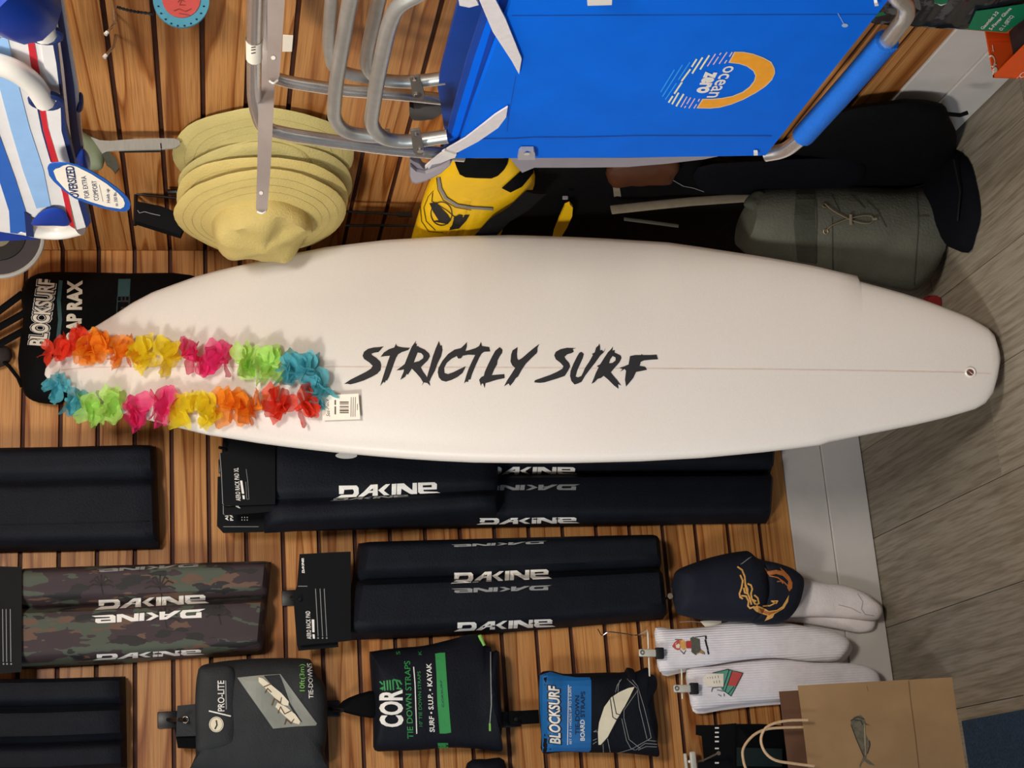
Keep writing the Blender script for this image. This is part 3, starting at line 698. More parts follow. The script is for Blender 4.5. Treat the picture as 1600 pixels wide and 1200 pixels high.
wordmark('print', (475.8, 896), (475, 871.5), (-4, 0), ct5, M['white_ink'], c5, eps=.0004, grid=40)
# pad at the bottom left
p6, o6, t6 = pad('black rack pad in the lower left corner, below the camouflage pad', [(-60, 1062), (80, 1060), (196, 1057)], [(-60, 1215), (80, 1213), (199, 1206)], .012, .064, three, M['black_cloth'])
def blade(uv0, uv1, d0, d1, label, wdt=.03):
    """flat black hook strip seen between things: from the wall outwards"""
    a, b = L(*uv0, d0), L(*uv1, d1); t = thing('display_hook', label, 'display hook', V((a.x, YW - .002, a.z)))
    bm = box(bmesh.new(), (a.x, YW - .005, a.z), (wdt * 1.1, .008, .04), bev=.002); link('back_plate', bm, M['wire'], t)
    bm = tube(bmesh.new(), [(a.x, YW - .006, a.z), tuple(b)], .004, 8); link('prong', bm, M['wire'], t)
blade((455, 935), (468, 936), .0, .1, 'black display hook holding the pad left of the navy cap')
# ================================================================== LEFT WALL: STRAP POUCHES
# grey-black pouch with the clear window
pc = thing('tie_down_pouch', 'charcoal tie-down pouch with clear slanted window and round badge', 'pouch', L(410, 1120, .05))
oo = [(308, 1060), (312, 1043), (330, 1036), (380, 1030), (440, 1028), (478, 1029), (487, 1034), (492, 1052), (505, 1066), (511, 1090), (511, 1140), (506, 1178), (498, 1215), (308, 1215), (306, 1180), (304, 1120)]
bo = link('pouch_body', pillow(bmesh.new(), [L(u, v, .05) for u, v in oo], NL, .045, .035, [L(350, 1125, .05), L(460, 1125, .05)], wr=.004, seed=3, power=5), M['char_cloth'], pc)
tb = bvh(bo)
fo_ = [(309, 1050), (318, 1042), (345, 1039), (362, 1042), (369, 1060), (370, 1110), (369, 1150), (360, 1166), (312, 1176), (306, 1150), (305, 1090)]
fl_ = link('pouch_flap', pillow(bmesh.new(), [L(u, v, .088) for u, v in fo_], NL, .012, .018, [L(338, 1065, .088), L(338, 1140, .088)], rings=5), M['char_cloth'], pc); tf = bvh(fl_)
text('print', 'PRO-LITE', (350.5, 1111.5), (350, 1063.5), (-10, 0), tf, M['white_ink'], fl_, .001, bold=.012)
decal('print', stroke([(353.5, 1108), (352.5, 1064)], 1.8), tf, M['grey_ink'], fl_, .001)
decal('print', stroke([(327, 1111), (360, 1119)], 2.2), tf, M['white_ink'], fl_, .001)
decal('badge', [(ellipse(338, 1132, 12, 13), [])], tf, M['ink'], fl_, .0006); decal('badge', [(ellipse(338, 1132, 11.2, 12.2), ellipse(338, 1132, 10.4, 11.4) and [])], tf, M['cream'], fl_, .001)
decal('badge', [(ellipse(338, 1132, 9.9, 11), [ellipse(338, 1132, 9.4, 10.5)])], tf, M['ink'], fl_, .0014); decal('badge', stroke([(336, 1139), (339, 1133), (338, 1126)], 2.2), tf, M['ink'], fl_, .0014)
wn = decal('window', [(zz([(435, 240), (660, 218), (850, 205), (1200, 680), (1190, 700), (1010, 708), (780, 730)], 300, 1020, 6.154), [])], tb, M['window'], pc, .0012)
Zp = lambda P: zz(P, 300, 1020, 6.154)
decal('window_edge', [(Zp([(690, 225), (840, 212), (865, 265), (940, 480), (1040, 640), (1060, 672), (1010, 640), (930, 500)]), [])], tb, M['char_cloth'], pc, .0018)
decal('board_print', [(Zp([(640, 240), (680, 250), (760, 310), (860, 390), (930, 470), (925, 510), (880, 505), (800, 440), (700, 340), (640, 280)]), []), (Zp([(820, 480), (900, 520), (990, 590), (1040, 660), (1030, 690), (960, 670), (880, 600), (800, 520)]), [])], tb, M['cream'], pc, .0022)
decal('board_print', [q for a in ([(690, 330), (760, 300)], [(700, 385), (725, 345), (760, 380)], [(765, 505), (790, 440), (850, 480), (860, 430)], [(825, 580), (850, 520), (890, 590), (950, 560)], [(890, 690), (905, 640), (950, 680), (980, 640)]) for q in stroke(Zp(a), 1.6)], tb, M['kraft_dark'], pc, .0026)
text('print', '10ft(3m)', (476, 1080), (475, 1038.5), (-7.5, 0), tb, M['lime_ink'], pc, .0015)
text('print', 'TIE-DOWNS', (489.5, 1091.5), (486.5, 1037), (-7, 0), tb, M['white_ink'], pc, .0015, bold=.01)
bm = prism(bmesh.new(), [L(u, v, .07) for u, v in ((277, 1103), (308, 1100), (308, 1150), (275, 1151))], V((0, -.004, 0))); tbm = link('hang_tab', bm, M['char_cloth'], pc); 
gp = L(290, 1124.5, .0755); bm = tube(bmesh.new(), [gp + V((.006 * math.cos(t), 0, .006 * math.sin(t))) for t in [2 * math.pi * i / 16 for i in range(16)]], .0016, 6, closed=True); link('eyelet', bm, M['chrome'], tbm)
bm = prism(bmesh.new(), [L(u, v, .03) for u, v in ((273, 1138), (308, 1146), (308, 1170), (278, 1169))], V((0, -.03, 0))); link('side_flap', bm, M['black_bag'], pc)
blade((262, 1125), (288, 1125), .0, .1, 'black display hook holding the charcoal pouch')
# black pouch with green print
pk = thing('tie_down_pouch', 'black strap pouch with a big white three-letter word and a green label', 'pouch', L(680, 1090, .05))
Zk = lambda P: zz(P, 560, 990, 6.317)
oc = Zk([(110, 200), (140, 175), (400, 140), (640, 120), (900, 60), (1080, 10), (1190, 20), (1230, 110), (1300, 130), (1310, 180), (1380, 175), (1390, 400), (1405, 700), (1410, 1000), (1350, 1050), (1420, 1140), (1380, 1165), (1200, 1140), (900, 1125), (600, 1150), (300, 1160), (160, 1150), (145, 1000), (140, 700), (120, 400)])
bo = link('pouch_body', pillow(bmesh.new(), [L(u, v, .05) for u, v in oc], NL, .04, .035, [L(610, 1085, .05), L(760, 1085, .05)], wr=.005, seed=5, wscale=22), M['black_cloth'], pk); tb = bvh(bo)
text('print', 'COR', (628.5, 1136), (627, 1077.5), (-33, 0), tb, M['white_ink'], pk, .001, bold=.035)
decal('print', [q for a in ([(215, 475), (240, 500)], [(220, 545), (245, 530), (240, 555)], [(255, 470), (262, 560)], [(285, 465), (290, 555)], [(310, 462), (318, 555)], [(340, 460), (345, 555)], [(370, 460), (395, 530)], [(400, 465), (425, 500)], [(380, 540), (420, 545)], [(345, 455), (410, 470)]) for q in stroke(Zk(a), 2.4)], tb, M['green_ink'], pk, .001)
text('print', 'TIE DOWN STRAPS', (645.8, 1154), (640.5, 1033), (-9, 0), tb, M['green_ink'], pk, .001, bold=.008)
decal('print', stroke(Zk([(545, 332), (558, 500), (565, 700), (575, 985)]), 1.6), tb, M['white_ink'], pk, .001)
text('print', "10' TIE DOWN STRAPS", (660, 1135), (657, 1049), (-5, 0), tb, M['green_ink'], pk, .001)
text('print', 'SURF \u2022 S.U.P. \u2022 KAYAK', (679, 1143.5), (673.5, 1036.5), (-7.5, 0), tb, M['white_ink'], pk, .001, bold=.02)
gl = decal('woven_label', [(Zk([(757, 200), (805, 192), (855, 190), (862, 300), (880, 560), (915, 975), (860, 985), (800, 985), (780, 700), (770, 400)]), [])], tb, M['green_ink'], pk, .0012)
text('print', 'CORSURF', (694, 1105), (690.5, 1063), (-3.2, 0), tb, M['navy_ink'], pk, .0016)
decal('woven_label', [(Zk([(780, 1075), (885, 1075), (885, 1128), (790, 1135)]), [])], tb, M['green_ink'], pk, .0012)
decal('zipper', stroke(Zk([(1303, 185), (1305, 400), (1312, 700), (1296, 890)]), 1.4), tb, M['grey_ink'], pk, .0012)
decal('zipper', stroke(Zk([(1296, 890), (1298, 955)]), 3), tb, M['lime_ink'], pk, .0016)
bm = bmesh.new(); tube(bm, [L(*q, .07) for q in Zk([(1195, 15), (1215, 60), (1240, 120)])], .004, 8); link('strap_end', bm, M['lime_ink'], pk)
bm = bmesh.new(); tube(bm, [L(*q, .07) for q in Zk([(1340, 1045), (1400, 1050)])], .005, 8); link('strap_end', bm, M['green_ink'], pk)
text('print', 'S', Zk([(412, 210)])[0], Zk([(410, 178)])[0], (-6, 0), tb, M['green_ink'], pk, .001); text('print', 'K', Zk([(625, 212)])[0], Zk([(620, 172)])[0], (-5, 0), tb, M['green_ink'], pk, .001)
bm = pillow(bmesh.new(), [L(u, v, .06) for u, v in ((528, 1106), (545, 1090), (590, 1080), (592, 1120), (548, 1116))], NL, .012, .01, rings=4); link('hang_tab', bm, M['black_bag'], pk)
blade((515, 1108), (535, 1110), .0, .1, 'black display hook holding the black pouch with the green label')
bm = prism(bmesh.new(), [L(u, v, .001) for u, v in ((512, 1101), (531, 1101), (531, 1119), (515, 1120))], V((0, -.001, 0)))
o = link('price_label', bm, mat('grey_label', '#b6afa8', .6, .05), loc=L(520, 1110, 0)); tag(o, 'small grey price label on the slat above the pouch with the green label', 'label')
# blue and black pouch
pb = thing('tie_down_pouch', 'black strap pouch with a blue label and white fin drawing', 'pouch', L(935, 1115, .045))
Zb = lambda P: zz(P, 840, 1030, 7.5)
ob = Zb([(25, 170), (150, 135), (300, 170), (500, 165), (800, 155), (1010, 150), (1040, 100), (1110, 110), (1140, 150), (1280, 95), (1310, 170), (1370, 190), (1395, 260), (1390, 330), (1350, 390), (1370, 600), (1405, 800), (1400, 1040), (1420, 1140), (1300, 1130), (1000, 1100), (600, 1095), (300, 1085), (60, 1100), (45, 900), (20, 600), (15, 350)])
bo = link('pouch_body', pillow(bmesh.new(), [L(u, v, .045) for u, v in ob], NL, .034, .03, [L(870, 1112, .045), L(1000, 1112, .045)], wr=.004, seed=8, wscale=22), M['black_cloth'], pb); tb = bvh(bo)
decal('label_print', [(Zb([(30, 190), (150, 150), (300, 195), (450, 215), (610, 215), (628, 250), (630, 600), (625, 1060), (600, 1085), (300, 1075), (60, 1085), (50, 900), (30, 600), (22, 350)]), [])], tb, mat('blue_label', '#1d66a6', .5, .12, 14), pb, .0008)
text('print', 'BLOCKSURF', (876, 1163.5), (874, 1070), (-17.5, 0), tb, M['ink'], pb, .0012, bold=.08, shear=.15)
text('print', 'BLOCKSURF', (875, 1162), (873, 1071.5), (-15.5, 0), tb, M['white_ink'], pb, .0016, bold=.03, shear=.15)
decal('print', stroke(Zb([(360, 305), (350, 1000)]), 1.1), tb, M['white_ink'], pb, .0012)
text('print', 'SET OF 2 \u2022 HOLDS UP TO 3 SURFS', (893, 1162.5), (892.5, 1073), (-3.4, 0), tb, M['white_ink'], pb, .0012)
text('print', 'TIE-DOWN', (905.3, 1147.5), (904.8, 1087), (-6.5, 0), tb, M['navy_ink'], pb, .0012, bold=.02)
text('print', 'BOARD', (913.3, 1157), (913, 1124.5), (-6.5, 0), tb, M['white_ink'], pb, .0012, bold=.02)
text('print', 'STRAPS', (913.3, 1121), (914, 1080.5), (-6.5, 0), tb, M['navy_ink'], pb, .0012, bold=.02)
decal('fin_print', [(Zb([(1135, 325), (1060, 340), (950, 390), (860, 450), (780, 560), (720, 740), (705, 860), (712, 1000), (740, 1000), (820, 910), (930, 700), (1000, 590), (1090, 420)]), [])], tb, M['cream'], pb, .001)
decal('fin_print', [q for a in ([(1165, 350), (1000, 590), (820, 920), (735, 1020)], [(850, 470), (880, 680), (915, 705), (985, 690)], [(880, 440), (920, 640), (990, 660)]) for q in stroke(Zb(a), 1.3)], tb, M['ink'], pb, .0014)
decal('fin_print', [q for a in ([(980, 240), (930, 310), (910, 390)], [(960, 250), (945, 310), (940, 380)], [(1050, 235), (1110, 290), (1165, 345), (1190, 560), (1280, 930)], [(1110, 245), (1170, 320), (1245, 560), (1300, 780), (1330, 920), (1290, 945), (1100, 1050), (920, 1100)], [(1170, 370), (1010, 600), (1010, 690), (1070, 940), (1200, 1040)], [(985, 700), (1040, 950), (1090, 1040), (1140, 1060)], [(1395, 960), (1290, 950)], [(1395, 995), (1260, 985), (1150, 1060)], [(1395, 1025), (1270, 1020), (1180, 1060)], [(700, 850), (655, 850), (690, 830)], [(690, 930), (650, 950)], [(690, 965), (650, 990)], [(765, 990), (770, 1085)], [(815, 920), (850, 1085)]) for q in stroke(Zb(a), .9)], tb, M['grey_ink'], pb, .0012)
bm = box(bmesh.new(), L(818, 1121, .035), (.028, .004, .066), bev=.001); link('hang_tab', bm, M['black_bag'], pb)
blade((798, 1124), (806, 1124), .0, .06, 'black display hook holding the blue and black pouch')
# dark pouch cut off by the frame
pd = thing('strap_pouch', 'dark strap pouch cut off by the photo edge below the pouch with the green label', 'pouch', L(760, 1215, .04))
link('pouch_body', pillow(bmesh.new(), [L(u, v, .04) for u, v in ((730, 1192), (760, 1186), (788, 1188), (790, 1240), (728, 1240))], NL, .03, .03, rings=5), M['black_cloth'], pd)
# ================================================================== BLACK WRAP RACK BAG behind the nose
bg = thing('strap_bag', 'black gear bag with white block lettering hanging behind the surfboard nose', 'bag', L(140, 530, .03))
og = [(34, 452), (60, 428), (120, 426), (200, 428), (300, 431), (345, 470), (330, 560), (250, 600), (110, 625), (98, 632), (60, 629), (40, 618), (34, 600), (28, 560), (36, 500)]
bo = link('bag_body', pillow(bmesh.new(), [L(u, v, .03) for u, v in og], NL, .05, .025, [L(90, 530, .03), L(260, 510, .03)], wr=.003, seed=11), M['black_bag'], bg); tb = bvh(bo)
def offset_text(s, p0, p1, up, layers):
    for m_, b_, e_, gx in layers:
        text('print', s, p0, p1, up, tb, m_, bg, e_, bold=b_, shear=.05)
offset_text('BLOCKSURF', (71, 541), (85.5, 437.5), (-24, -1), ((M['white_ink'], .115, .0008, 0), (M['ink'], .09, .0013, 0), (mat('ivory_print', '#cfc4b2', .6, .04), .03, .0018, 0)))
text('print', 'WRAP RAX', (125, 556), (127.5, 438.5), (-21, 0), tb, mat('ivory_print', '#cfc4b2', .6, .04), bg, .0012, bold=.05)
decal('print', stroke([(95, 440), (92, 470), (94, 500), (91, 527), (93, 540)], 6), tb, M['teal_ink'], bg, .0008)
Zg = lambda P: zz(P, 40, 420, 8.0)
decal('print', [(Zg([(1160, 130), (1312, 130), (1300, 350), (1150, 350)]), [])], tb, M['teal_ink'], bg, .0008)
decal('print', [q for a in ([(1150, 350), (1140, 560)], [(1300, 350), (1290, 470)], [(1150, 410), (1295, 400)]) for q in stroke(Zg(a), 1.2)], tb, M['teal_ink'], bg, .001)
text('print', 'LE', (203, 483), (203, 463), (-14, 0), tb, M['ink'], bg, .0012, bold=.02)
for a, b in (((-20, 500), (36, 458)), ((-20, 522), (40, 488)), ((-20, 548), (40, 515))):
    bm = tube(bmesh.new(), [L(*a, .03), L((a[0] + b[0]) / 2, (a[1] + b[1]) / 2, .045), L(*b, .04)], 0, 10, flat=(NL, .016, .004)); link('strap', bm, M['black_bag'], bg)
bm = tube(bmesh.new(), [L(u, v, .03) for u, v in ((-6, 555), (14, 572), (28, 590), (34, 604))], .004, 8); link('drawcord', bm, M['black_bag'], bg)
bm = pillow(bmesh.new(), [L(u, v, .02) for u, v in ((-20, 540), (14, 543), (18, 560), (6, 572), (-20, 574))], NL, .02, .01, rings=4); link('mesh_pocket', bm, mat('dark_mesh', '#2a211c', .8, .3, 90), bg)
# ================================================================== CAP, SOCKS, CLIPS
Zc = lambda P: zz(P, 1050, 860, 7.273)
cp = thing('baseball_cap', 'dark navy cap with gold flame and dolphin embroidery hung above the socks', 'cap', L(1110, 920, .06))
crown = [(10, 500), (15, 330), (50, 230), (200, 160), (400, 90), (600, 40), (780, 12), (860, 15), (950, 90), (1040, 130), (1060, 300), (1080, 480), (1050, 660), (960, 800), (800, 815), (600, 805), (350, 790), (150, 750), (50, 700)]
co = link('crown', pillow(bmesh.new(), [L(u, v, .085) for u, v in Zc(crown)], NL, .05, .025, [L(1080, 918, .085), L(1160, 922, .085)], rings=9, wr=.003, seed=2), M['cap_cloth'], cp)
visor = [(940, 110), (1050, 120), (1200, 150), (1350, 200), (1440, 260), (1490, 320), (1495, 420), (1450, 600), (1380, 720), (1290, 800), (1150, 840), (1000, 835), (900, 820), (930, 700), (1000, 560), (1020, 420), (1000, 260)]
vi = link('visor', pillow(bmesh.new(), [L(u, v, .085) for u, v in Zc(visor)], NL, .026, .004, [L(1195, 890, .085), L(1222, 920, .085), L(1195, 955, .085)], rings=6, power=2), M['cap_cloth'], cp)
tcp = bvh([co, vi])
link('top_button', tube(bmesh.new(), [L(1051, 915, .06), L(1049, 915, .06)], .005, 10), M['cap_cloth'], cp)
em = decal('embroidery', [q for a in ([(745, 190), (795, 225), (825, 300), (832, 390), (858, 440), (856, 490), (825, 480), (815, 430)], [(775, 285), (803, 345), (788, 430), (765, 490), (772, 530), (800, 548)], [(790, 515), (840, 520), (868, 575), (862, 630), (885, 655), (930, 640)], [(860, 380), (895, 395), (910, 440), (895, 490), (905, 550), (945, 610)], [(830, 400), (850, 470), (880, 540), (900, 610)], [(935, 510), (970, 540), (985, 600), (960, 615)], [(915, 560), (950, 575)]) for q in stroke(Zc(a), 2.6)], tcp, M['gold'], cp, .001)
decal('embroidery', [(Zc([(915, 650), (960, 625), (1010, 640), (1060, 665), (1100, 690), (1190, 675), (1250, 635), (1290, 570), (1327, 505), (1318, 580), (1270, 660), (1160, 725), (1140, 765), (1050, 800), (1085, 740), (1000, 715), (950, 690)]), [])] + [q for a in ([(1030, 632), (1110, 630), (1170, 600), (1130, 578), (1200, 575), (1180, 605)],) for q in stroke(Zc(a), 2)], tcp, M['gold'], cp, .001)
decal('embroidery', [(Zc([(985, 655), (1050, 680), (1100, 705), (1190, 690), (1250, 655), (1210, 690), (1150, 712), (1100, 735), (1010, 705)]), [])], tcp, M['copper'], cp, .0014)
decal('embroidery', [(Zc([(1040, 190), (1090, 235), (1180, 222), (1240, 235), (1225, 195), (1275, 235), (1335, 300), (1367, 370), (1362, 430), (1330, 468), (1308, 425), (1320, 350), (1260, 290), (1180, 268), (1100, 285), (1080, 250)]), [])] + [q for a in ([(1110, 290), (1200, 310), (1270, 360), (1310, 400)], [(1195, 355), (1240, 350), (1260, 375)]) for q in stroke(Zc(a), 1.8)], tcp, M['copper'], cp, .001)
decal('side_stitch', [q for a in ([(795, 155), (900, 75)], [(780, 160), (880, 85)]) for q in stroke(Zc(a), .8)], tcp, M['grey_ink'], cp, .001)
def sock(parent, o, med, d, front, m, seed, name='sock'):
    return link(name, pillow(bmesh.new(), [L(u, v, d) for u, v in o], NL, front, .008, [L(u, v, d) for u, v in med], rings=6, power=3, wr=.004, wscale=24, seed=seed), m, parent)
s1 = thing('sock_pair', 'plain white socks hanging behind the navy cap, only the feet in view', 'socks', L(1250, 940, .03))
sock(s1, [(1090, 905), (1180, 898), (1245, 903), (1290, 911), (1318, 917), (1340, 940), (1362, 958), (1368, 972), (1362, 985), (1340, 989), (1318, 985), (1280, 978), (1240, 972), (1180, 972), (1090, 965)], [(1110, 935), (1240, 940), (1345, 975)], .016, .014, M['sockp'], 21)
so = sock(s1, [(1100, 905), (1180, 898), (1245, 904), (1290, 911), (1318, 914), (1345, 924), (1368, 940), (1378, 952), (1374, 966), (1360, 970), (1320, 966), (1270, 964), (1200, 965), (1100, 960)], [(1110, 935), (1240, 935), (1350, 948)], .034, .02, M['sockp'], 22)
decal('toe_fold', stroke([(1340, 928), (1348, 940), (1346, 952), (1352, 960), (1365, 962)], 1.2) + stroke([(1310, 945), (1330, 950), (1345, 958)], 1), bvh(so), mat('sock_crease', '#b3a5a6', .9, 0), so, .0006)
s2 = thing('sock_pair', 'white ribbed socks with a printed seated man in red, clipped below the cap', 'socks', L(1170, 1010, .05))
A2 = [(1024, 981), (1050, 983), (1085, 981), (1112, 978), (1135, 972), (1155, 969), (1187, 971), (1225, 973), (1262, 979), (1300, 986), (1320, 995), (1328, 1006), (1322, 1020), (1305, 1033), (1262, 1033), (1212, 1028), (1162, 1031), (1112, 1039), (1062, 1046), (1031, 1050), (1025, 1015)]
sock(s2, [(u + 4, v + 5) for u, v in A2], [(1045, 1020), (1180, 1005), (1295, 1015)], .026, .008, M['sockp'], 23)
so = sock(s2, A2, [(1045, 1015), (1180, 1000), (1295, 1010)], .05, .018, M['sock'], 24); ts = bvh(so)
Zs = lambda P: zz(P, 1000, 960, 8.0)
for m_, pg_ in (('coral', [(400, 400), (430, 350), (470, 320), (510, 330), (500, 440), (470, 450), (430, 430)]), ('cream', [(440, 360), (480, 350), (500, 380), (490, 430), (450, 420)]), ('gold', [(490, 330), (520, 310), (560, 340), (580, 420), (540, 450), (510, 420)]), ('red_ink', [(570, 335), (640, 330), (645, 425), (580, 425)]), ('olive', [(625, 300), (660, 280), (745, 310), (750, 400), (760, 450), (700, 510), (640, 470), (640, 400)]), ('kraft', [(640, 430), (760, 440), (805, 470), (790, 500), (740, 480), (690, 510), (650, 480)])):
    decal('figure_print', [(Zs(pg_), [])], ts, M[m_], so, .001)
decal('figure_print', [q for a in ([(435, 315), (520, 318)], [(500, 450), (545, 495), (570, 450)], [(690, 285), (820, 270)], [(800, 480), (805, 500)]) for q in stroke(Zs(a), 1.0)], ts, M['ink'], so, .0014)
decal('figure_print', [q for a in ([(820, 275), (822, 305)], [(815, 320), (830, 390)], [(835, 400), (845, 440)], [(845, 455), (855, 495)]) for q in stroke(Zs(a), 2.6)], ts, M['ink'], so, .001)
s3 = thing('sock_pair', 'white ribbed socks with a teal and red bag print, half hidden by the paper bag', 'socks', L(1200, 1065, .04))
A3 = [(1073, 1046), (1112, 1041), (1162, 1034), (1207, 1030), (1237, 1031), (1275, 1035), (1325, 1036), (1357, 1042), (1374, 1056), (1372, 1078), (1340, 1092), (1290, 1092), (1230, 1094), (1175, 1098), (1125, 1104), (1086, 1109), (1077, 1090)]
sock(s3, [(u + 2, v + 6) for u, v in A3], [(1095, 1080), (1200, 1068), (1330, 1066)], .018, .008, M['sockp'], 25)
so = sock(s3, A3, [(1095, 1075), (1200, 1063), (1335, 1064)], .038, .016, M['sock'], 26); ts = bvh(so)
decal('bag_print', [(Zs([(900, 735), (1095, 690), (1150, 705), (1285, 735), (1135, 1020), (1060, 970), (1020, 940), (1000, 905), (1040, 900), (1040, 745)]), [])], ts, mat('teal_print', '#5fa08c', .7, .05), so, .001)
decal('bag_print', [(Zs([(1145, 715), (1280, 735), (1195, 900), (1095, 890)]), [])], ts, M['coral'], so, .0014)
decal('bag_print', [q for a in ([(890, 965), (905, 920), (1020, 905)], [(905, 735), (1095, 690), (1285, 735), (1135, 1020), (1050, 960), (960, 945)], [(975, 1000), (1010, 1020)], [(1045, 990), (1050, 1020)], [(1150, 705), (1060, 965)], [(1110, 700), (1030, 940)], [(1170, 905), (1100, 990)]) for q in stroke(Zs(a), 1.0)], ts, M['ink'], so, .0018)
decal('price_sticker', [(Zs([(775, 815), (830, 745), (1040, 745), (1040, 905), (830, 905)]), [])], ts, M['tag_white'], so, .0022)
decal('price_sticker', [q for a in ([(840, 790), (845, 800)], [(870, 785), (875, 800)], [(900, 780), (905, 805)], [(935, 775), (940, 800)], [(970, 770), (975, 795)], [(920, 835), (925, 860)], [(950, 832), (955, 858)], [(985, 828), (990, 855)]) for q in stroke(Zs(a), 1.1)], ts, M['grey_ink'], so, .0026)
def clip_hanger(label, ub, uc, rod, d):
    """wire rod with a spring clip: rod between two pixels, clip body from ub to uc"""
    t = thing('clip_hanger', label, 'clip', L(*ub, 0))
    r0, r1 = L(*rod[0], d - .012), L(*rod[1], d - .012)
    bm = tube(bmesh.new(), rpath([V((r0.x, YW - .002, r0.z)), r0, r1], .006), .0018, 8); link('rod', bm, M['clip_metal'], t)
    a, b = L(*ub, d), L(*uc, d); ax = (b - a).normalized(); sd = ax.cross(NL).normalized(); ln = (b - a).length
    bm = bmesh.new(); box(bm, a + ax * ln * .36, (ln * .72, .016, .009), (ax, sd, NL), bev=.003); link('spring_arm', bm, M['clip_metal'], t)
    bm = bmesh.new(); box(bm, a + ax * ln * .85, (ln * .34, .024, .012), (ax, sd, NL), bev=.002); link('jaw', bm, M['ink'], t)
    bm = tube(bmesh.new(), [a + ax * .006 + NL * .006 + V((.004 * math.cos(q), 0, .004 * math.sin(q))) for q in [2 * math.pi * i / 12 for i in range(12)]], .0012, 6, closed=True); link('spring_eye', bm, M['bracket'], t)
clip_hanger('chrome spring clip gripping the socks with the printed man', (998, 1020), (1036, 1021), ((1012, 985), (1015, 1057)), .078)
clip_hanger('bright spring clip gripping the socks half hidden by the paper bag', (1052, 1076), (1090, 1076), ((1065, 1045), (1066, 1092)), .066)
bm = bmesh.new(); a = L(936, 988, .02)
tube(bm, rpath([L(934, 983, .02), L(940, 994, .03), L(950, 987, .04), L(975, 990, .04), L(990, 993, .04), L(1003, 991, .012), V((L(1003, 991, 0).x, YW + .0, L(1003, 991, 0).z))], .006), .0014, 6)
o = link('wire_hook', bm, M['chrome'], loc=L(1000, 991, 0)); tag(o, 'thin bent wire hook beside the clipped socks, above the blue pouch', 'display hook')
hk = thing('display_hook', 'silver hook tip poking out above the crown of the navy cap', 'display hook', L(1048, 933, 0))
a = L(1046, 932, .09); link('prong', tube(bmesh.new(), [V((a.x, YW - .002, a.z)), a], .0025, 8), M['chrome'], hk); link('hook_tip', tube(bmesh.new(), [a, a + NL * .006], .0062, 14), M['chrome'], hk)
ct_ = thing('price_tag', 'small blank white tag hanging between the navy cap and the socks', 'tag', L(1110, 972, .05))
o = link('tag_card', prism(bmesh.new(), [L(u, v, .05) for u, v in ((1094, 971), (1100, 970), (1127, 970), (1127, 978), (1102, 980))], V((0, -.001, 0))), M['tag_white'], ct_, smooth=False)
link('string', tube(bmesh.new(), [L(1095, 972, .05), L(1080, 971, .05), L(1062, 972, .04)], .0007, 6), M['grey_ink'], ct_)
# ================================================================== PAPER BAGS
def paper_bag(label, x0, x1, yf, yb, h, lean, m, cr):
    t = thing('paper_bag', label, 'paper bag', V(((x0 + x1) / 2, (yf + yb) / 2, 0)))
    c = [V((x0, yf, 0)), V((x1, yf, 0)), V((x1, yb, 0)), V((x0, yb, 0))]
    ym = (yf + yb) / 2
    top = [V((x0, yf + lean, h)), V((x1, yf + lean, h)), V((x1, yf + lean + .008, h - .004)), V((x0, yf + lean + .008, h - .004))]
    bm = bmesh.new(); n = 8; rows = []
    for i in range(n + 1):
        s = i / n; row = []
        for (a, b), (ta, tb_) in zip(zip(c, c[1:] + c[:1]), zip(top, top[1:] + top[:1])):
            for j in range(6):
                f = j / 6; p = a.lerp(b, f).lerp(ta.lerp(tb_, f), s)
                p = p + V((0, .003 * noise.noise(p * 14) + (.02 * math.sin(math.pi * f) * (0) if 0 else 0), 0))
                row.append(bm.verts.new(p))
        rows.append(row)
    for A, B in zip(rows, rows[1:]):
        for k in range(len(A)): bm.faces.new((A[k], A[(k + 1) % len(A)], B[(k + 1) % len(A)], B[k]))
    bm.faces.new(rows[0])
    o = link('bag_body', bm, m, t); return t, o
kb, ko = paper_bag('brown paper bag standing behind the printed kraft bag', -.12, .249, 3.045, 3.10, .330, .0, M['kraft_dark'], None)
fb, fo2 = paper_bag('kraft paper carrier bag printed with a leaping fish, standing on the floor', -.10, .2475, 2.924, 3.03, .339, -.012, M['kraft'], None)
tfb = bvh(fo2)
Zf = lambda P: zz(P, 1200, 900, 4.0)
decal('fish_print', [(Zf([(520, 905), (535, 880), (580, 870), (600, 890), (610, 920), (640, 935), (608, 930), (610, 990), (630, 1030), (632, 1070), (615, 1120), (612, 1140), (640, 1160), (668, 1185), (630, 1178), (600, 1155), (585, 1170), (575, 1200), (570, 1185), (585, 1150), (595, 1130), (575, 1080), (545, 1010), (530, 970), (515, 930)]), [])], tfb, mat('fish_ink', '#6b6350', .8, .25, 120), fb, .0006)
decal('fish_print', [q for a in ([(602, 925), (606, 1000), (608, 1120)], [(600, 950), (604, 1060)]) for q in stroke(Zf(a), 1.2)], tfb, mat('fish_light', '#a99672', .8, 0), fb, .001)
decal('fish_print', [q for a in ([(515, 905), (560, 880), (600, 895)], [(540, 900), (580, 905), (590, 930)], [(632, 1030), (636, 1060), (620, 1110)], [(520, 935), (550, 1020), (598, 1130)]) for q in stroke(Zf(a), 1.0)], tfb, M['char_cloth'], fb, .001)
decal('fold_line', stroke([(1419, 1060), (1424, 1105), (1430, 1150), (1436, 1205)], 1.2) + stroke([(1352, 1062), (1356, 1080)], .6), tfb, mat('kraft_fold', '#7c5836', .8, 0), fb, .0006)
yh = 2.888
link('handle', tube(bmesh.new(), spline([onY(u, v, yh) for u, v in ((1262, 1125), (1230, 1126), (1205, 1132), (1193, 1142), (1189, 1158), (1196, 1176), (1212, 1188), (1240, 1193), (1272, 1197))], 4), .0028, 8), M['cord'], fb)
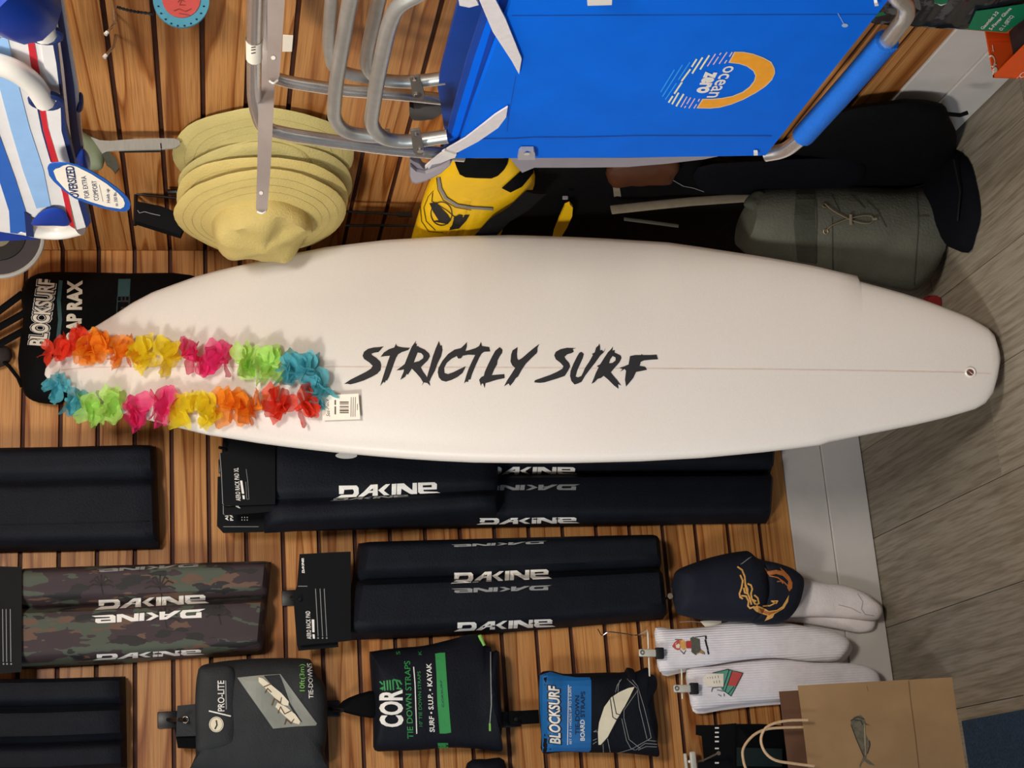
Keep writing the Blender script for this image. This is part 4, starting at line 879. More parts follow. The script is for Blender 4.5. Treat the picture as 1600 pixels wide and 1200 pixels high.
link('handle', tube(bmesh.new(), spline([onY(u, v, 3.0) for u, v in ((1262, 1136), (1220, 1137), (1195, 1140), (1176, 1150), (1162, 1168), (1161, 1185), (1168, 1205), (1190, 1222), (1262, 1230))], 4), .0028, 8), M['cord'], fb)
# ================================================================== BLACK CARDED PACKS at the bottom
pq = thing('carded_pack', 'black carded pack hanging beside the paper bags, under the white socks', 'pack', L(1150, 1170, .03))
o = link('header_card', prism(bmesh.new(), [L(u, v, .045) for u, v in ((1087, 1133), (1118, 1133), (1150, 1130), (1150, 1230), (1090, 1230), (1090, 1192), (1100, 1190), (1096, 1150), (1087, 1148))], V((0, -.002, 0))), M['black_card'], pq, smooth=False); tq = bvh(o)
decal('print', [q for v_ in (1137.5, 1144.5, 1151.5, 1158.5, 1169.5, 1192) for q in stroke([(1117.5, v_), (1122.5, v_)], 2.4)], tq, M['white_ink'], o, .0005, 60)
link('pack_body', pillow(bmesh.new(), [L(u, v, .04) for u, v in ((1146, 1131), (1190, 1131), (1228, 1134), (1230, 1240), (1146, 1240))], NL, .03, .02, [L(1170, 1170, .04), L(1210, 1190, .04)], rings=5, smooth=False), M['black_bag'], pq)
o = link('window', prism(bmesh.new(), [L(u, v, .073) for u, v in ((1151, 1168), (1222, 1170), (1222, 1198), (1151, 1197))], V((0, -.001, 0))), mat('teal_film', '#1d2a29', .3, .1), pq, smooth=False)
hk = thing('display_hook', 'silver hook prong sticking out of the black carded pack', 'display hook', L(1101, 1188, 0))
a, b = L(1099, 1188, .05), L(1122, 1177, .10)
link('prong', tube(bmesh.new(), [V((a.x, YW - .002, a.z)), a, b], .002, 8), M['bracket'], hk); link('hook_tip', tube(bmesh.new(), [b, b + NL * .004], .0045, 10), M['chrome'], hk)
hk = thing('clip_hanger', 'bright metal clip at the photo edge left of the black carded pack', 'clip', L(1080, 1188, 0))
link('jaw', box(bmesh.new(), L(1083, 1190, .03), (.042, .01, .013), bev=.003), M['clip_metal'], hk); link('jaw', box(bmesh.new(), L(1071, 1190, .02), (.034, .01, .006), bev=.002), M['clip_metal'], hk)
a = L(1077, 1190, 0); link('rod', tube(bmesh.new(), [V((a.x, YW - .002, a.z)), L(1077, 1190, .025)], .003, 8), M['clip_metal'], hk)
# ================================================================== RIGHT WALL: BLUE BEACH CHAIRS
def PX(pts, x): return [onX(u, v, x) for u, v in pts]
def PY(pts, y): return [onY(u, v, y) for u, v in pts]
def plate(name, pts, x, th, m, parent, **k): return link(name, prism(bmesh.new(), PX(pts, x), V((th, 0, 0))), m, parent, smooth=False, **k)
def ptube(name, pts, x, r, m, parent, rad=.03, n=5, dx=None):
    P = [onX(p[0], p[1], p[2] if len(p) > 2 else x) for p in pts]
    return link(name, tube(bmesh.new(), rpath(P, rad, n), r, 12), m, parent)
ch = thing('beach_chair', 'front blue folding beach chair with an orange ring print hung on the right wall', 'chair', onX(900, 100, 1.05))
XF = 1.036
sl = plate('fabric_sling', [(712, 247), (722, 218), (742, 160), (800, 0), (878, -220), (1563, -220), (1388, 0), (1196, 243), (1000, 246), (820, 247)], XF, .012, M['blue_cloth'], ch); tsl = bvh(sl)
plate('folded_sling', [(691, 246), (703, 190), (730, 92), (760, 0), (838, -220), (868, -220), (793, 0), (716, 246)], XF + .014, .006, M['dblue_cloth'], ch)
plate('folded_sling', [(700, 232), (714, 180), (741, 90), (772, 0), (850, -220), (858, -220), (781, 0), (709, 236)], XF + .0135, .004, M['blue_cloth'], ch)
decal('seam', stroke([(712, 217), (800, 216), (835, 214), (900, 214), (1000, 211.5), (1205, 212)], 1.4), tsl, M['dblue_cloth'], ch, .0006, 30)
decal('seam', stroke([(800, 24), (1370, 22)], .8), tsl, M['dblue_cloth'], ch, .0006, 30)
decal('tape_mark', [(ellipse(1320, 39, 5, 3), [])] + stroke([(1309, 20), (1318, 36)], 1), tsl, mat('clear_tape', '#9fb9d8', .3, 0), ch, .0008)
Zo = lambda P: zz(P, 1020, 60, 7.619)
decal('ring_print', [(Zo([(970, 155), (1080, 155), (1200, 180), (1320, 225), (1410, 275), (1450, 350), (1455, 410), (1420, 490), (1340, 570), (1220, 650), (1080, 725), (930, 785), (800, 820), (680, 832), (520, 828), (590, 715), (700, 715), (820, 705), (950, 680), (1070, 630), (1150, 570), (1205, 500), (1220, 440), (1195, 385), (1120, 330), (1030, 300), (900, 285)]), [])], tsl, mat('cream_outline', '#e8c9a0', .6, 0), ch, .0006, 20)
decal('ring_print', [(Zo([(978, 165), (1080, 166), (1200, 192), (1315, 237), (1400, 287), (1437, 352), (1442, 408), (1408, 482), (1330, 560), (1215, 638), (1075, 713), (928, 773), (798, 808), (680, 820), (540, 817), (597, 726), (700, 727), (824, 717), (955, 691), (1077, 640), (1160, 578), (1217, 503), (1232, 438), (1205, 378), (1126, 320), (1034, 290), (920, 275)]), [])], tsl, M['orange_ink'], ch, .0009, 20)
BARS = dict(cyan_ink=[((95, 630), (255, 370)), ((115, 685), (352, 312)), ((150, 720), (280, 530)), ((305, 485), (440, 280))],
            pale_ink=[((258, 650), (345, 520)), ((345, 500), (445, 365)), ((465, 330), (520, 245)), ((470, 410), (590, 225)), ((565, 360), (670, 200)), ((190, 755), (235, 685)), ((230, 775), (305, 645)), ((280, 800), (365, 660))],
            pink_ink=[((650, 325), (745, 180)), ((720, 305), (780, 215)), ((795, 190), (812, 168)), ((790, 295), (882, 160)), ((855, 290), (880, 255)), ((912, 210), (945, 160)), ((335, 810), (405, 690)), ((405, 775), (450, 700)), ((378, 820), (392, 800)), ((430, 825), (500, 712)), ((490, 825), (520, 780)), ((540, 745), (555, 718))])
for k_, bs in BARS.items(): decal('bar_print', [q for a in bs for q in stroke(Zo(a), 2.6 if k_ == 'pale_ink' else 1.7)], tsl, M[k_], ch, .0007, 30)
text('word_print', 'ocean', Zo([(862, 322)])[0], Zo([(640, 697)])[0], (23, 0), tsl, M['white_ink'], ch, .001, bold=.012)
text('word_print', 'zero', Zo([(640, 388)])[0], Zo([(520, 642)])[0], (24, 1), tsl, M['white_ink'], ch, .001, bold=.05)
ptube('frame_tube', [(428, -200), (400, -60), (397, 60), (397, 160), (410, 200), (450, 210), (530, 222), (610, 233), (725, 243)], 1.062, .0108, M['alu'], ch, .05)
ptube('leg_tube', [(590, -200), (560, -60), (545, 10), (525, 130), (521, 185), (540, 208), (585, 213), (610, 212)], 1.055, .0108, M['alu_matte'], ch, .04)
ptube('leg_tube', [(760, -90), (660, -12), (622, 6), (607, 40), (590, 120), (579, 195), (598, 218), (640, 222), (700, 213)], 1.046, .0112, M['alu_matte'], ch, .04)
def hinge(pts, r1, r2, x, parent):
    o = plate('hinge_plate', pts, x, .004, M['bracket'], parent)
    for u, v, r in ((*r1, .003), (*r2, .0055)):
        p = onX(u, v, x); link('rivet', tube(bmesh.new(), [p, p + NR * .004], r, 10), M['chrome'], o)
hinge([(641, 205), (656, 203), (663, 236), (660, 243), (651, 243), (646, 238)], (650, 209), (657, 233), 1.026, ch)
Zq = lambda P: zz(P, 640, 100, 6.0)
plate('armrest', Zq([(5, 890), (40, 915), (90, 935), (130, 985), (165, 992), (230, 962), (320, 932), (350, 905), (400, 905), (380, 950), (290, 1030), (150, 1100), (60, 1125), (20, 1110), (0, 1050)]), 1.05, .012, M['plastic_grey'], ch)
plate('armrest', Zq([(8, 960), (60, 1010), (150, 1030), (300, 975), (380, 930), (370, 950), (290, 1022), (150, 1090), (60, 1112), (25, 1098), (8, 1050)]), 1.043, .006, mat('grey_plastic_light', '#a59ca2', .4, .05), ch)
plate('armrest', [(796, 246), (985, 247), (1105, 243), (1133, 242), (1100, 249), (1040, 256), (980, 261), (900, 262), (835, 262), (816, 270), (806, 259)], 1.052, .02, M['plastic_grey'], ch)
plate('snap_tab', [(809, 250), (811, 240), (815, 236), (834, 236), (836, 240), (836, 250)], 1.026, .008, mat('tab_metal', '#b3aeb0', .4, 0, metal=.3), ch)
p = onX(823, 238, 1.026); link('rivet', tube(bmesh.new(), [p, p + NR * .003], .005, 12), M['chrome'], ch)
plate('snap_tab', [(919, -12), (957, -12), (956, 8), (918, 9)], 1.026, .008, M['white_tube'], ch); plate('snap_tab', [(1178, 239), (1184, 239), (1184, 243), (1178, 243)], 1.028, .005, M['white_tube'], ch); plate('snap_tab', [(1366, 5), (1371, 4), (1373, 9), (1367, 10)], 1.028, .005, M['white_tube'], ch)
plate('strap', Zq([(920, 405), (905, 500), (830, 600), (640, 730), (430, 840), (330, 810), (520, 700), (700, 560), (800, 480)]), 1.030, .003, M['strap_white'], ch)
plate('strap', Zq([(430, 835), (400, 885), (290, 930), (210, 945), (180, 985), (170, 965), (150, 985), (145, 965), (200, 915), (270, 860), (330, 815)]), 1.029, .003, M['strap_white'], ch)
plate('strap_buckle', Zq([(305, 830), (330, 815), (440, 850), (425, 880), (380, 890), (300, 850)]), 1.026, .004, M['white_tube'], ch)
plate('strap', [(742, -16), (766, -16), (790, 30), (815, 92), (811, 116), (800, 96), (770, 50)], 1.030, .003, M['strap_white'], ch)
plate('strap', [(716, -2), (742, -4), (748, 8), (733, 12), (718, 9)], 1.030, .006, M['strap_white'], ch)
decal('seam', stroke([(806, 118), (795, 180), (792, 205)], 1), tsl, M['dblue_cloth'], ch, .0006)
BX = 1.04
ptube('bottom_bar', [(1500, -140), (1395, -8, 1.03), (1416, 5), (1416, 26), (1384, 68), (1252, 216), (1226, 236), (1196, 241, 1.045)], BX, .0125, M['alu'], ch, .03)
ptube('foam_sleeve', [(1386, 64), (1320, 140), (1255, 212)], BX, .0185, M['foam_blue'], ch)
# rear chair
c2 = thing('beach_chair', 'rear blue folding beach chair hung behind the one with the orange ring print', 'chair', onX(900, 50, 1.15))
XR = 1.135
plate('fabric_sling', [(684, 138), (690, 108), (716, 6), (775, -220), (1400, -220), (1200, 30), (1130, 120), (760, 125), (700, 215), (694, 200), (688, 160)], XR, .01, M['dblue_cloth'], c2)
ptube('frame_tube', [(440, -220), (418, -90), (414, 30), (414, 100), (424, 120), (450, 128), (530, 141), (620, 147), (720, 158)], 1.15, .0102, M['alu'], c2, .04)
ptube('leg_tube', [(570, -200), (530, -80), (518, 0), (513, 70), (520, 105), (545, 116), (590, 124)], 1.165, .0102, M['alu_matte'], c2, .04)
ptube('leg_tube', [(650, -200), (610, -70), (592, 0), (576, 70), (571, 105), (590, 125), (640, 129), (695, 122)], 1.145, .0106, M['alu_matte'], c2, .04)
hinge([(640, 122), (655, 119), (664, 150), (661, 156), (652, 156), (645, 150)], (647, 122), (652, 147), 1.118, c2)
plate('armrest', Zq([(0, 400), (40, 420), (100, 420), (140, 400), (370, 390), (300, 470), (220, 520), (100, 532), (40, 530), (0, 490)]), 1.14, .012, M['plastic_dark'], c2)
# price labels on the tubes
pl = onX(397, 74, 1.050)
bm = tube(bmesh.new(), [onX(397, 60, 1.062), onX(397, 90, 1.062)], .0115, 12, cap=False); tl = link('barcode_label', bm, M['tag_white'], ch)
decal('print', [q for v_ in (66, 70, 74, 78, 83) for q in stroke([(393, v_), (399, v_ - 1)], 1.5)], bvh(tl), M['ink'], tl, .0005)
# faceout arms
def faceout(name_label, y, top, low, tip, slot):
    t = thing('faceout_hook', name_label, 'display hook', onY(*tip, y))
    A = onY(*top[0], y); B = onY(*low[0], y); w = XC - .001
    pts = [V((w, y, A.z + (A.z - onY(*top[1], y).z) * .3)), A] + [onY(*q, y) for q in top[1:]] + [onY(*q, y) for q in low[1:]][::-1] + [B, V((w, y, B.z - .004))]
    link('arm', prism(bmesh.new(), pts, V((0, .003, 0)), 0), M['steel_grey'], t, smooth=False)
    e = onY(*tip, y); p, q = onY(*top[-1], y), onY(*low[-1], y)
    link('tip_edge', tube(bmesh.new(), spline([p + NL * .001, (p + q) / 2 + (e - (p + q) / 2) * 1.0 + NL * .002, q + NL * .001], 5), .0014, 6), M['white_tube'], t)
    s = onY(*slot, y); link('slot', tube(bmesh.new(), [s + NL * .0006, s + NL * .0012], .003, 8), M['white_tube'], t)
    bm = box(bmesh.new(), (XC - .006, y, (A.z + B.z) / 2), (.012, .03, .07), bev=.002); link('wall_bracket', bm, M['steel_grey'], t)
faceout('near grey flat display arm with short round tip, above the chair tubes', 1.72, [(418, -30), (418, 60), (418, 120), (421, 127)], [(447, -30), (441, 60), (437, 118), (434, 126)], (427, 131), (427, 91))
faceout('far long grey display arm whose tip points at the front yellow hat', 2.03, [(405, 60), (404, 160), (402, 260), (400, 325), (402, 331)], [(433, 60), (428, 160), (423, 260), (418, 325), (415, 331)], (409, 334), (408, 302))
o = link('shelf_label', prism(bmesh.new(), PX([(442, 54), (458, 55), (456, 80), (441, 80)], XC - .001), V((-.001, 0, 0))), M['tag_white'], loc=onX(450, 67, XC), smooth=False)
tag(o, 'small white label stuck on the slatwall behind the near display arm', 'label')
# ================================================================== STRIPED CHAIRS, upper left
sc = thing('striped_chair', 'front striped folding chair in white, blue and red with an oval tag', 'chair', onX(40, 200, .87))
XS = .86
plate('fabric_back', [(-90, -60), (60, -60), (64, 20), (70, 110), (74, 160), (76, 205), (86, 255), (102, 306), (117, 357), (62, 344), (40, 333), (38, 368), (0, 362), (-90, 352)], XS, .01, M['st_white'], sc)
for nm, m_, pts in (('light_stripe', 'st_light', [(-40, -40), (0, 60), (12, 60), (28, 130), (46, 200), (68, 267), (79, 322), (57, 326), (36, 267), (16, 200), (0, 140), (-40, 60)]), ('blue_stripe', 'st_blue', [(-60, 60), (0, 214), (24, 280), (40, 330), (40, 367), (16, 364), (14, 330), (0, 286), (-60, 180)]),
                    ('red_stripe', 'st_red', [(34, -20), (39, 38), (48, 100), (60, 160), (67, 200), (80, 253), (97, 300), (108, 352), (117, 358), (112, 335), (106, 300), (91, 253), (75, 200), (69, 160), (61, 108), (50, 48), (47, -20)]), ('navy_line', 'navy', [(58, 170), (65, 205), (79, 253), (81, 253), (67, 205), (61, 170)])):
    plate(nm, pts, XS - .0015, .001, M[m_], sc)
plate('tube_sleeve', [(62, 50), (80, 55), (88, 100), (94, 150), (96, 205), (108, 250), (118, 300), (134, 355), (120, 359), (106, 300), (91, 250), (76, 200), (70, 110)], XS - .004, .012, M['st_white'], sc)
plate('piping', [(82, 55), (88, 62), (98, 150), (104, 205), (116, 250), (127, 300), (142, 348), (134, 357), (118, 300), (108, 250), (96, 205), (94, 150), (86, 90)], XS - .003, .012, M['navy'], sc)
ptube('frame_tube', [(-60, 88), (-10, 98), (25, 110), (52, 130), (70, 158)], XS - .018, .0125, M['white_tube'], sc, .06)
ptube('frame_tube', [(56, 10), (62, 30), (70, 52)], XS - .012, .0135, M['white_tube'], sc)
link('tube_collar', tube(bmesh.new(), [onX(72, 157, XS - .018) + V((0, .016 * math.cos(a), .016 * math.sin(a))) * 1 for a in [2 * math.pi * i / 18 for i in range(18)]], .0045, 8, closed=True), M['navy'], sc)
link('tube_collar', tube(bmesh.new(), [onX(71, 54, XS - .012) + V((0, .015 * math.cos(a), .015 * math.sin(a))) for a in [2 * math.pi * i / 18 for i in range(18)]], .004, 8, closed=True), M['navy'], sc)
ptube('armrest', [(-20, -30, .80), (22, 2, .80), (40, 12, .81)], .80, .036, M['royal'], sc)
ptube('lower_tube', [(30, 352), (60, 360), (95, 362), (125, 354)], XS + .01, .0125, M['white_tube'], sc, .04)
link('hem_pocket', pillow(bmesh.new(), PX([(48, 350), (62, 333), (80, 325), (98, 328), (106, 340), (108, 352), (85, 352), (65, 352)], XS - .006), NR, .004, .004, rings=4), M['royal'], sc)
plate('hem_edge', [(-90, 352), (0, 362), (52, 372), (60, 374), (0, 377), (-90, 372)], XS + .004, .01, M['royal'], sc)
plate('piping', [(38, 332), (48, 338), (53, 371), (41, 369)], XS - .003, .01, M['navy'], sc)
Zt = lambda P: zz(P, 0, 200, 6.0)
og_ = plate('oval_tag', Zt(spline([(445, 380, 0), (470, 338, 0), (560, 326, 0), (650, 333, 0), (740, 355, 0), (860, 408, 0), (980, 478, 0), (1100, 565, 0), (1190, 650, 0), (1222, 715, 0), (1210, 765, 0), (1170, 785, 0), (1080, 778, 0), (950, 750, 0), (800, 700, 0), (700, 660, 0), (600, 590, 0), (500, 500, 0), (450, 430, 0)], 3, True)) if False else Zt([(445, 380), (452, 355), (470, 338), (510, 328), (560, 326), (650, 333), (740, 355), (860, 408), (980, 478), (1100, 565), (1160, 617), (1195, 655), (1215, 690), (1222, 725), (1215, 757), (1198, 775), (1165, 785), (1080, 778), (950, 750), (800, 700), (700, 660), (600, 590), (500, 500), (460, 445)]), XS - .034, .0012, M['tag_blue'], sc, label='blue and white oval cardboard tag')
tg_ = bvh(og_)
decal('tag_face', [(Zt([(500, 400), (520, 380), (560, 368), (590, 350), (640, 338), (720, 360), (850, 425), (1000, 520), (1110, 610), (1155, 660), (1170, 700), (1162, 735), (1130, 755), (1000, 735), (850, 690), (760, 655), (720, 650), (620, 580), (530, 480)]), [])], tg_, M['tag_white'], og_, .0005, 40)
text('tag_print', 'OVERSIZED', (123.5, 308), (115, 258), (-13, 1.5), tg_, M['navy'], og_, .0009, bold=.02, shear=.1)
text('tag_print', 'FOR EXTRA', (140, 308), (134, 274), (-7.5, 1), tg_, M['navy'], og_, .0009)
text('tag_print', 'COMFORT', (154.5, 312), (150.5, 281), (-7.5, 1), tg_, M['navy'], og_, .0009)
text('tag_print', 'Holds up', (172, 316), (170, 294), (-5, .6), tg_, M['navy'], og_, .0009, shear=.2); text('tag_print', 'to 350 lbs.', (184.5, 321), (181.5, 299), (-5, .6), tg_, M['navy'], og_, .0009, shear=.2)
decal('tag_print', stroke([(155, 288), (161, 314)], .5), tg_, M['navy'], og_, .0009)
def hanger(o, u, v, x):
    p = onX(u, v, x); link('hanging_bar', tube(bmesh.new(), [p, V((XC - .001, p.y, p.z))], .009, 10), M['white_tube'], o)
hanger(sc, 30, -52, XS + .012)
s2c = thing('striped_chair', 'rear folding chair showing only white and navy edges behind the striped chair', 'chair', onX(105, 150, .95))
XB = .93
plate('fabric_edge', [(40, -40), (78, -40), (85, 0), (100, 110), (108, 190), (114, 250), (104, 230), (92, 150), (72, 60), (52, 0)], XB, .008, M['st_white'], s2c)
plate('piping', [(78, -40), (88, -40), (94, 0), (116, 140), (121, 200), (131, 262), (118, 264), (108, 190), (100, 110), (85, 0)], XB + .002, .012, M['navy'], s2c)
plate('fabric_edge', [(88, -40), (92, -40), (98, 0), (122, 140), (127, 200), (133, 255), (130, 258), (121, 200), (116, 140), (94, 0)], XB + .006, .01, M['st_white'], s2c)
link('end_cap', pillow(bmesh.new(), PX([(116, 258), (126, 236), (134, 238), (141, 250), (140, 262), (128, 268)], XB - .002), NR, .012, .01, rings=4), M['royal'], s2c)
link('end_cap', pillow(bmesh.new(), PX([(118, 165), (124, 148), (130, 152), (130, 166), (122, 171)], XB + .012), NR, .01, .01, rings=4), M['navy'], s2c)
hanger(s2c, 86, -34, XB + .012)
# ================================================================== HATS
HA = V((-.995, -.10, 0)).normalized()
def hat(label, uv, x, m, seed, r=.165, hc=.046, tilt=0, crown=True):
    c = onX(*uv, x); t = thing('sun_hat', label, 'hat', c, 'yellow sun hats on the wire rack')
    ax = (HA + V((0, 0, tilt))).normalized(); e1 = V((0, 0, 1)); e1 = (e1 - ax * e1.dot(ax)).normalized(); e2 = ax.cross(e1)
    n = 44; off = V((seed * 5.1, 2.2 * seed, seed))
    def ring(rad, h, wav=0):
        res = []
        for k in range(n):
            a = 2 * math.pi * k / n; d = e1 * math.cos(a) + e2 * math.sin(a)
            w = .30 * wav * noise.noise(d * 1.3 + off) + wav * .12 * noise.noise(d * 3 + off)
            res.append(c + d * (rad * (1 + .06 * noise.noise(d * 1.1 + off * 2) * (1 if wav else .5))) + ax * (h + w))
        return res
    bm = bmesh.new()
    prof = [(.094, .0), (.104, -.004), (.122, -.010), (.145, -.017), (r, -.024)]
    rs = [ring(a, h, .0 + .12 * max(0, a - .08) * 2) for a, h in prof] + [ring(r + .0015, -.026, .12 * (r - .08) * 2)] + [ring(a, h - .003, .12 * max(0, a - .08) * 2) for a, h in prof[::-1]]
    loft(bm, rs, cap=False); br = link('brim', bm, m, t)
    for rr, hh in ((.114, -.0072), (.130, -.0120), (.147, -.0175)):
        bm = tube(bmesh.new(), [p_ + ax * .0002 for p_ in ring(rr, hh, .12 * max(0, rr - .08) * 2)], .0006, 4, closed=True); link('stitching', bm, M['hat2'], br)
    if crown:
        bm = bmesh.new(); rs = []
        for rad, h in [(a_, b_ * hc) for a_, b_ in ((.0955, -.06), (.097, .15), (.095, .42), (.090, .68), (.078, .86), (.056, .97), (.030, 1.0), (.006, 1.0))]:
            rg = ring(rad, h)
            rs.append([p_ + ax * ((.026 if hc > .03 else .004) * noise.noise(p_ * 19 + off)) * min(1, h * 30 + .2) + (p_ - c).normalized() * (.012 * noise.noise(p_ * 22 + off)) * min(1, h * 20 + .1) for p_ in rg])
        loft(bm, rs, cap=True); link('crown', bm, m, t)
hat('rearmost yellow sun hat of the stack, nearest the wall slats', (412, 262), 1.244, M['hat2'], 1, .167, .014, .02)
hat('second yellow sun hat from the wall, between the rearmost and the two front hats', (416, 311), 1.212, M['hat2'], 6, .166, .014, -.03)
hat('third yellow sun hat from the wall, tucked under the front one', (411, 332), 1.190, M['hat'], 3, .166, .012, .01)
hat('front yellow sun hat with its crumpled crown facing the surfboard', (410, 352), 1.168, M['hat'], 4, .162, .046, -.01)
# ================================================================== WIRE RACK and small things around it
wk = thing('wire_rack', 'black wire rack behind the yellow hats in the wall corner', 'wire rack', onY(560, 300, 2.9))
for pts in ([(168, 278), (400, 272), (600, 266)], [(213, 293), (400, 296), (636, 300)], [(213, 303), (400, 322), (642, 336)], [(540, 352), (660, 352)]):
    w = tube(bmesh.new(), PY(pts, 2.9), .0028, 8); link('rod', w, M['wire'], wk)
for pts in ([(215, 236), (213, 290), (211, 352)], [(523, 255), (520, 300), (516, 360)]): link('cross_wire', tube(bmesh.new(), PY(pts, 2.905), .004, 8), M['wire'], wk)
for (a, b) in (((582, 266.5), (602, 266)), ((615, 299.5), (638, 300)), ((622, 334), (644, 336))): link('tip', box(bmesh.new(), (onY(*a, 2.9) + onY(*b, 2.9)) / 2, (.010, .006, (onY(*a, 2.9) - onY(*b, 2.9)).length)), M['wire'], wk)
link('clip', tube(bmesh.new(), PY([(262, 266), (272, 271), (284, 281)], 2.86), .006, 8), M['wire'], wk); link('clip', tube(bmesh.new(), PY([(262, 300), (276, 300), (286, 309)], 2.86), .006, 8), M['wire'], wk)
link('clip', tube(bmesh.new(), PY([(275, 316), (284, 313), (292, 324)], 2.86), .007, 8), M['wire'], wk)
bb = thing('card_holder', 'black plastic card holder hanging off the wire rack left of the hats', 'holder', onY(250, 340, 2.86))
o = link('holder_body', prism(bmesh.new(), PY([(212, 314), (252, 322), (292, 338), (287, 356), (282, 367), (212, 345)], 2.87), V((0, .02, 0))), M['black_card'], bb, smooth=False)
decal('scratch', stroke([(215, 329), (218, 333), (226, 331), (236, 334), (250, 337)], .9), bvh(o), M['grey_ink'], bb, .0008)
sg = thing('strap_pouch', 'sage green pouch with a flat grey tail, hanging beside the striped chairs', 'pouch', onY(170, 230, 2.62))
link('pouch_body', pillow(bmesh.new(), PY([(118, 205), (130, 207), (142, 214), (158, 220), (164, 236), (163, 254), (158, 264), (142, 266), (128, 262), (118, 240)], 2.62), NL, .02, .02, rings=5), M['sage'], sg)
link('tab', prism(bmesh.new(), PY([(160, 240), (170, 237), (182, 249), (186, 262), (180, 270), (174, 262), (166, 256)], 2.6), V((0, .006, 0))), M['olive_dark'], sg, smooth=False)
tl = link('grey_tail', prism(bmesh.new(), PY([(142, 214), (156, 219), (172, 220), (210, 217), (250, 216), (272, 216), (281, 220), (281, 226), (274, 231), (252, 233), (210, 234), (180, 235), (166, 237), (160, 240), (152, 228)], 2.6), V((0, .004, 0))), M['band'], sg, smooth=False)
decal('tail_ring', stroke([(250, 215), (252, 234)], 1.6), bvh(tl), M['wire'], sg, .0008)
link('under_rod', tube(bmesh.new(), PY([(186, 236), (252, 235)], 2.61), .0035, 8), M['wire'], sg)
dc = thing('round_disc', 'dark round disc with a pale grey rim below the striped chair, at the photo edge', 'disc', onY(0, 374, 2.9))
cc = onY(0, 374, 2.9); rr = (onY(71, 374, 2.9) - cc).length
def cyl(name, c, ax, r, h, m, parent, n=40): return link(name, tube(bmesh.new(), [c, c + ax * h], r, n), m, parent)
cyl('disc_plate', cc, NL, rr * .93, .012, mat('disc_grey', '#322c2e', .6, .1), dc); cyl('hub', cc + NL * .012, NL, rr * .58, .004, M['wire'], dc); cyl('label', cc + NL * .0161, NL, rr * .26, .001, mat('olive_grey_paint', '#6f6a52', .6, .1), dc)
link('rim', tube(bmesh.new(), [cc + NL * .008 + V((math.cos(a), 0, math.sin(a))) * rr * .95 for a in [2 * math.pi * i / 48 for i in range(48)]], .005, 8, closed=True), mat('rim_grey', '#9a968f', .5, .05), dc)
link('hanger', tube(bmesh.new(), [cc + V((0, .002, rr * .8)), V((cc.x, YW - .002, cc.z + rr * .8))], .004, 8), M['wire'], dc)
od = thing('round_ornament', 'small round coral ornament with a dotted aqua rim hanging on a chain', 'ornament', onY(283, 0, 2.12))
oc_ = onY(283, -2, 2.12); ra = (onY(327, -2, 2.12) - oc_).length; rb = ra * 1.16
def disc_pts(k, d): return [oc_ + NL * d + V((math.cos(a) * rb * k, 0, math.sin(a) * ra * k)) for a in [2 * math.pi * i / 40 for i in range(40)]]
o1_ = link('rim_disc', prism(bmesh.new(), disc_pts(1, 0), V((0, .004, 0))), M['aqua'], od, smooth=False); o2_ = link('centre_disc', prism(bmesh.new(), disc_pts(.68, .0015), V((0, .0015, 0))), M['coral'], od, smooth=False)
to1, to2 = bvh(o1_), bvh(o2_)
random.seed(3)
decal('dots', [(ellipse(283 + 44 * .84 * math.cos(a), -2 + 51 * .84 * math.sin(a), 1.9, 1.5, 8), []) for a in [2 * math.pi * i / 22 for i in range(22)]], to1, M['navy_ink'], o1_, .0005, 40)
decal('bird_print', [q for a in ([(272, 17), (280, 14), (290, 18), (299, 14)], [(268, 24), (280, 21), (297, 24)], [(278, 4), (283, -2), (289, 3)], [(284, 0), (281, 8), (290, 8)]) for q in stroke(a, 1.1)], to2, mat('brown_ink', '#7d3328', .6, 0), o2_, .0005, 40)
ln_ = [onY(u, v, 2.12) for u, v in ((183, 11), (196, 15), (210, 18), (224, 20), (240, 22))]
link('chain', tube(bmesh.new(), spline(ln_, 5), [.0016 if i % 2 else .0028 for i in range(21)], 6), M['wire'], od)
def wall_hook(label, pts, y):
    t = thing('display_hook', label, 'display hook', onY(*pts[0], y)); P = PY(pts, y)
    e = V((XC - .001, P[0].y + .02, P[0].z)); link('prong', tube(bmesh.new(), [e] + P, .0024, 8), M['chrome'], t)
    link('hook_tip', tube(bmesh.new(), [P[-1], P[-1] + (P[-1] - P[-2]).normalized() * .006], .0034, 8), M['white_tube'], t)
wall_hook('upper chrome hook holding the round ornament chain', [(178, 0), (180, 36), (168, 50)], 2.2)
wall_hook('lower chrome hook just below the ornament hook on the right wall', [(181, 55), (178, 72), (166, 86)], 2.25)
# ================================================================== BAGS IN THE CORNER
yb = thing('dry_bag', 'yellow and black bag with printed emblem behind the blue chair and surfboard', 'bag', onY(740, 320, 1.215))
Zy = lambda P: zz(P, 640, 240, 5.714)
bo = link('bag_body', pillow(bmesh.new(), PX([(640, 392), (652, 345), (666, 300), (684, 268), (700, 254), (740, 238), (795, 240), (818, 256), (836, 275), (828, 300), (812, 318), (790, 345), (770, 385), (700, 395), (655, 392)], 1.215), NR, .035, .05, PX([(700, 350), (750, 290), (790, 275)], 1.215), wr=.004, seed=9), M['yellow'], yb); ty = bvh(bo)
decal('opening', [(zz([(400, 40), (880, 40), (870, 90), (840, 140), (790, 190), (730, 215), (600, 212), (500, 205), (450, 180), (420, 110)], 640, 240, 5.714), [])], ty, M['black_bag'], yb, .002)
decal('reflective_stripe', stroke(Zy([(262, 215), (275, 310), (320, 390), (420, 455), (560, 480), (740, 490)]), 4.5), ty, mat('grey_tape', '#857d74', .5, .05), yb, .001)
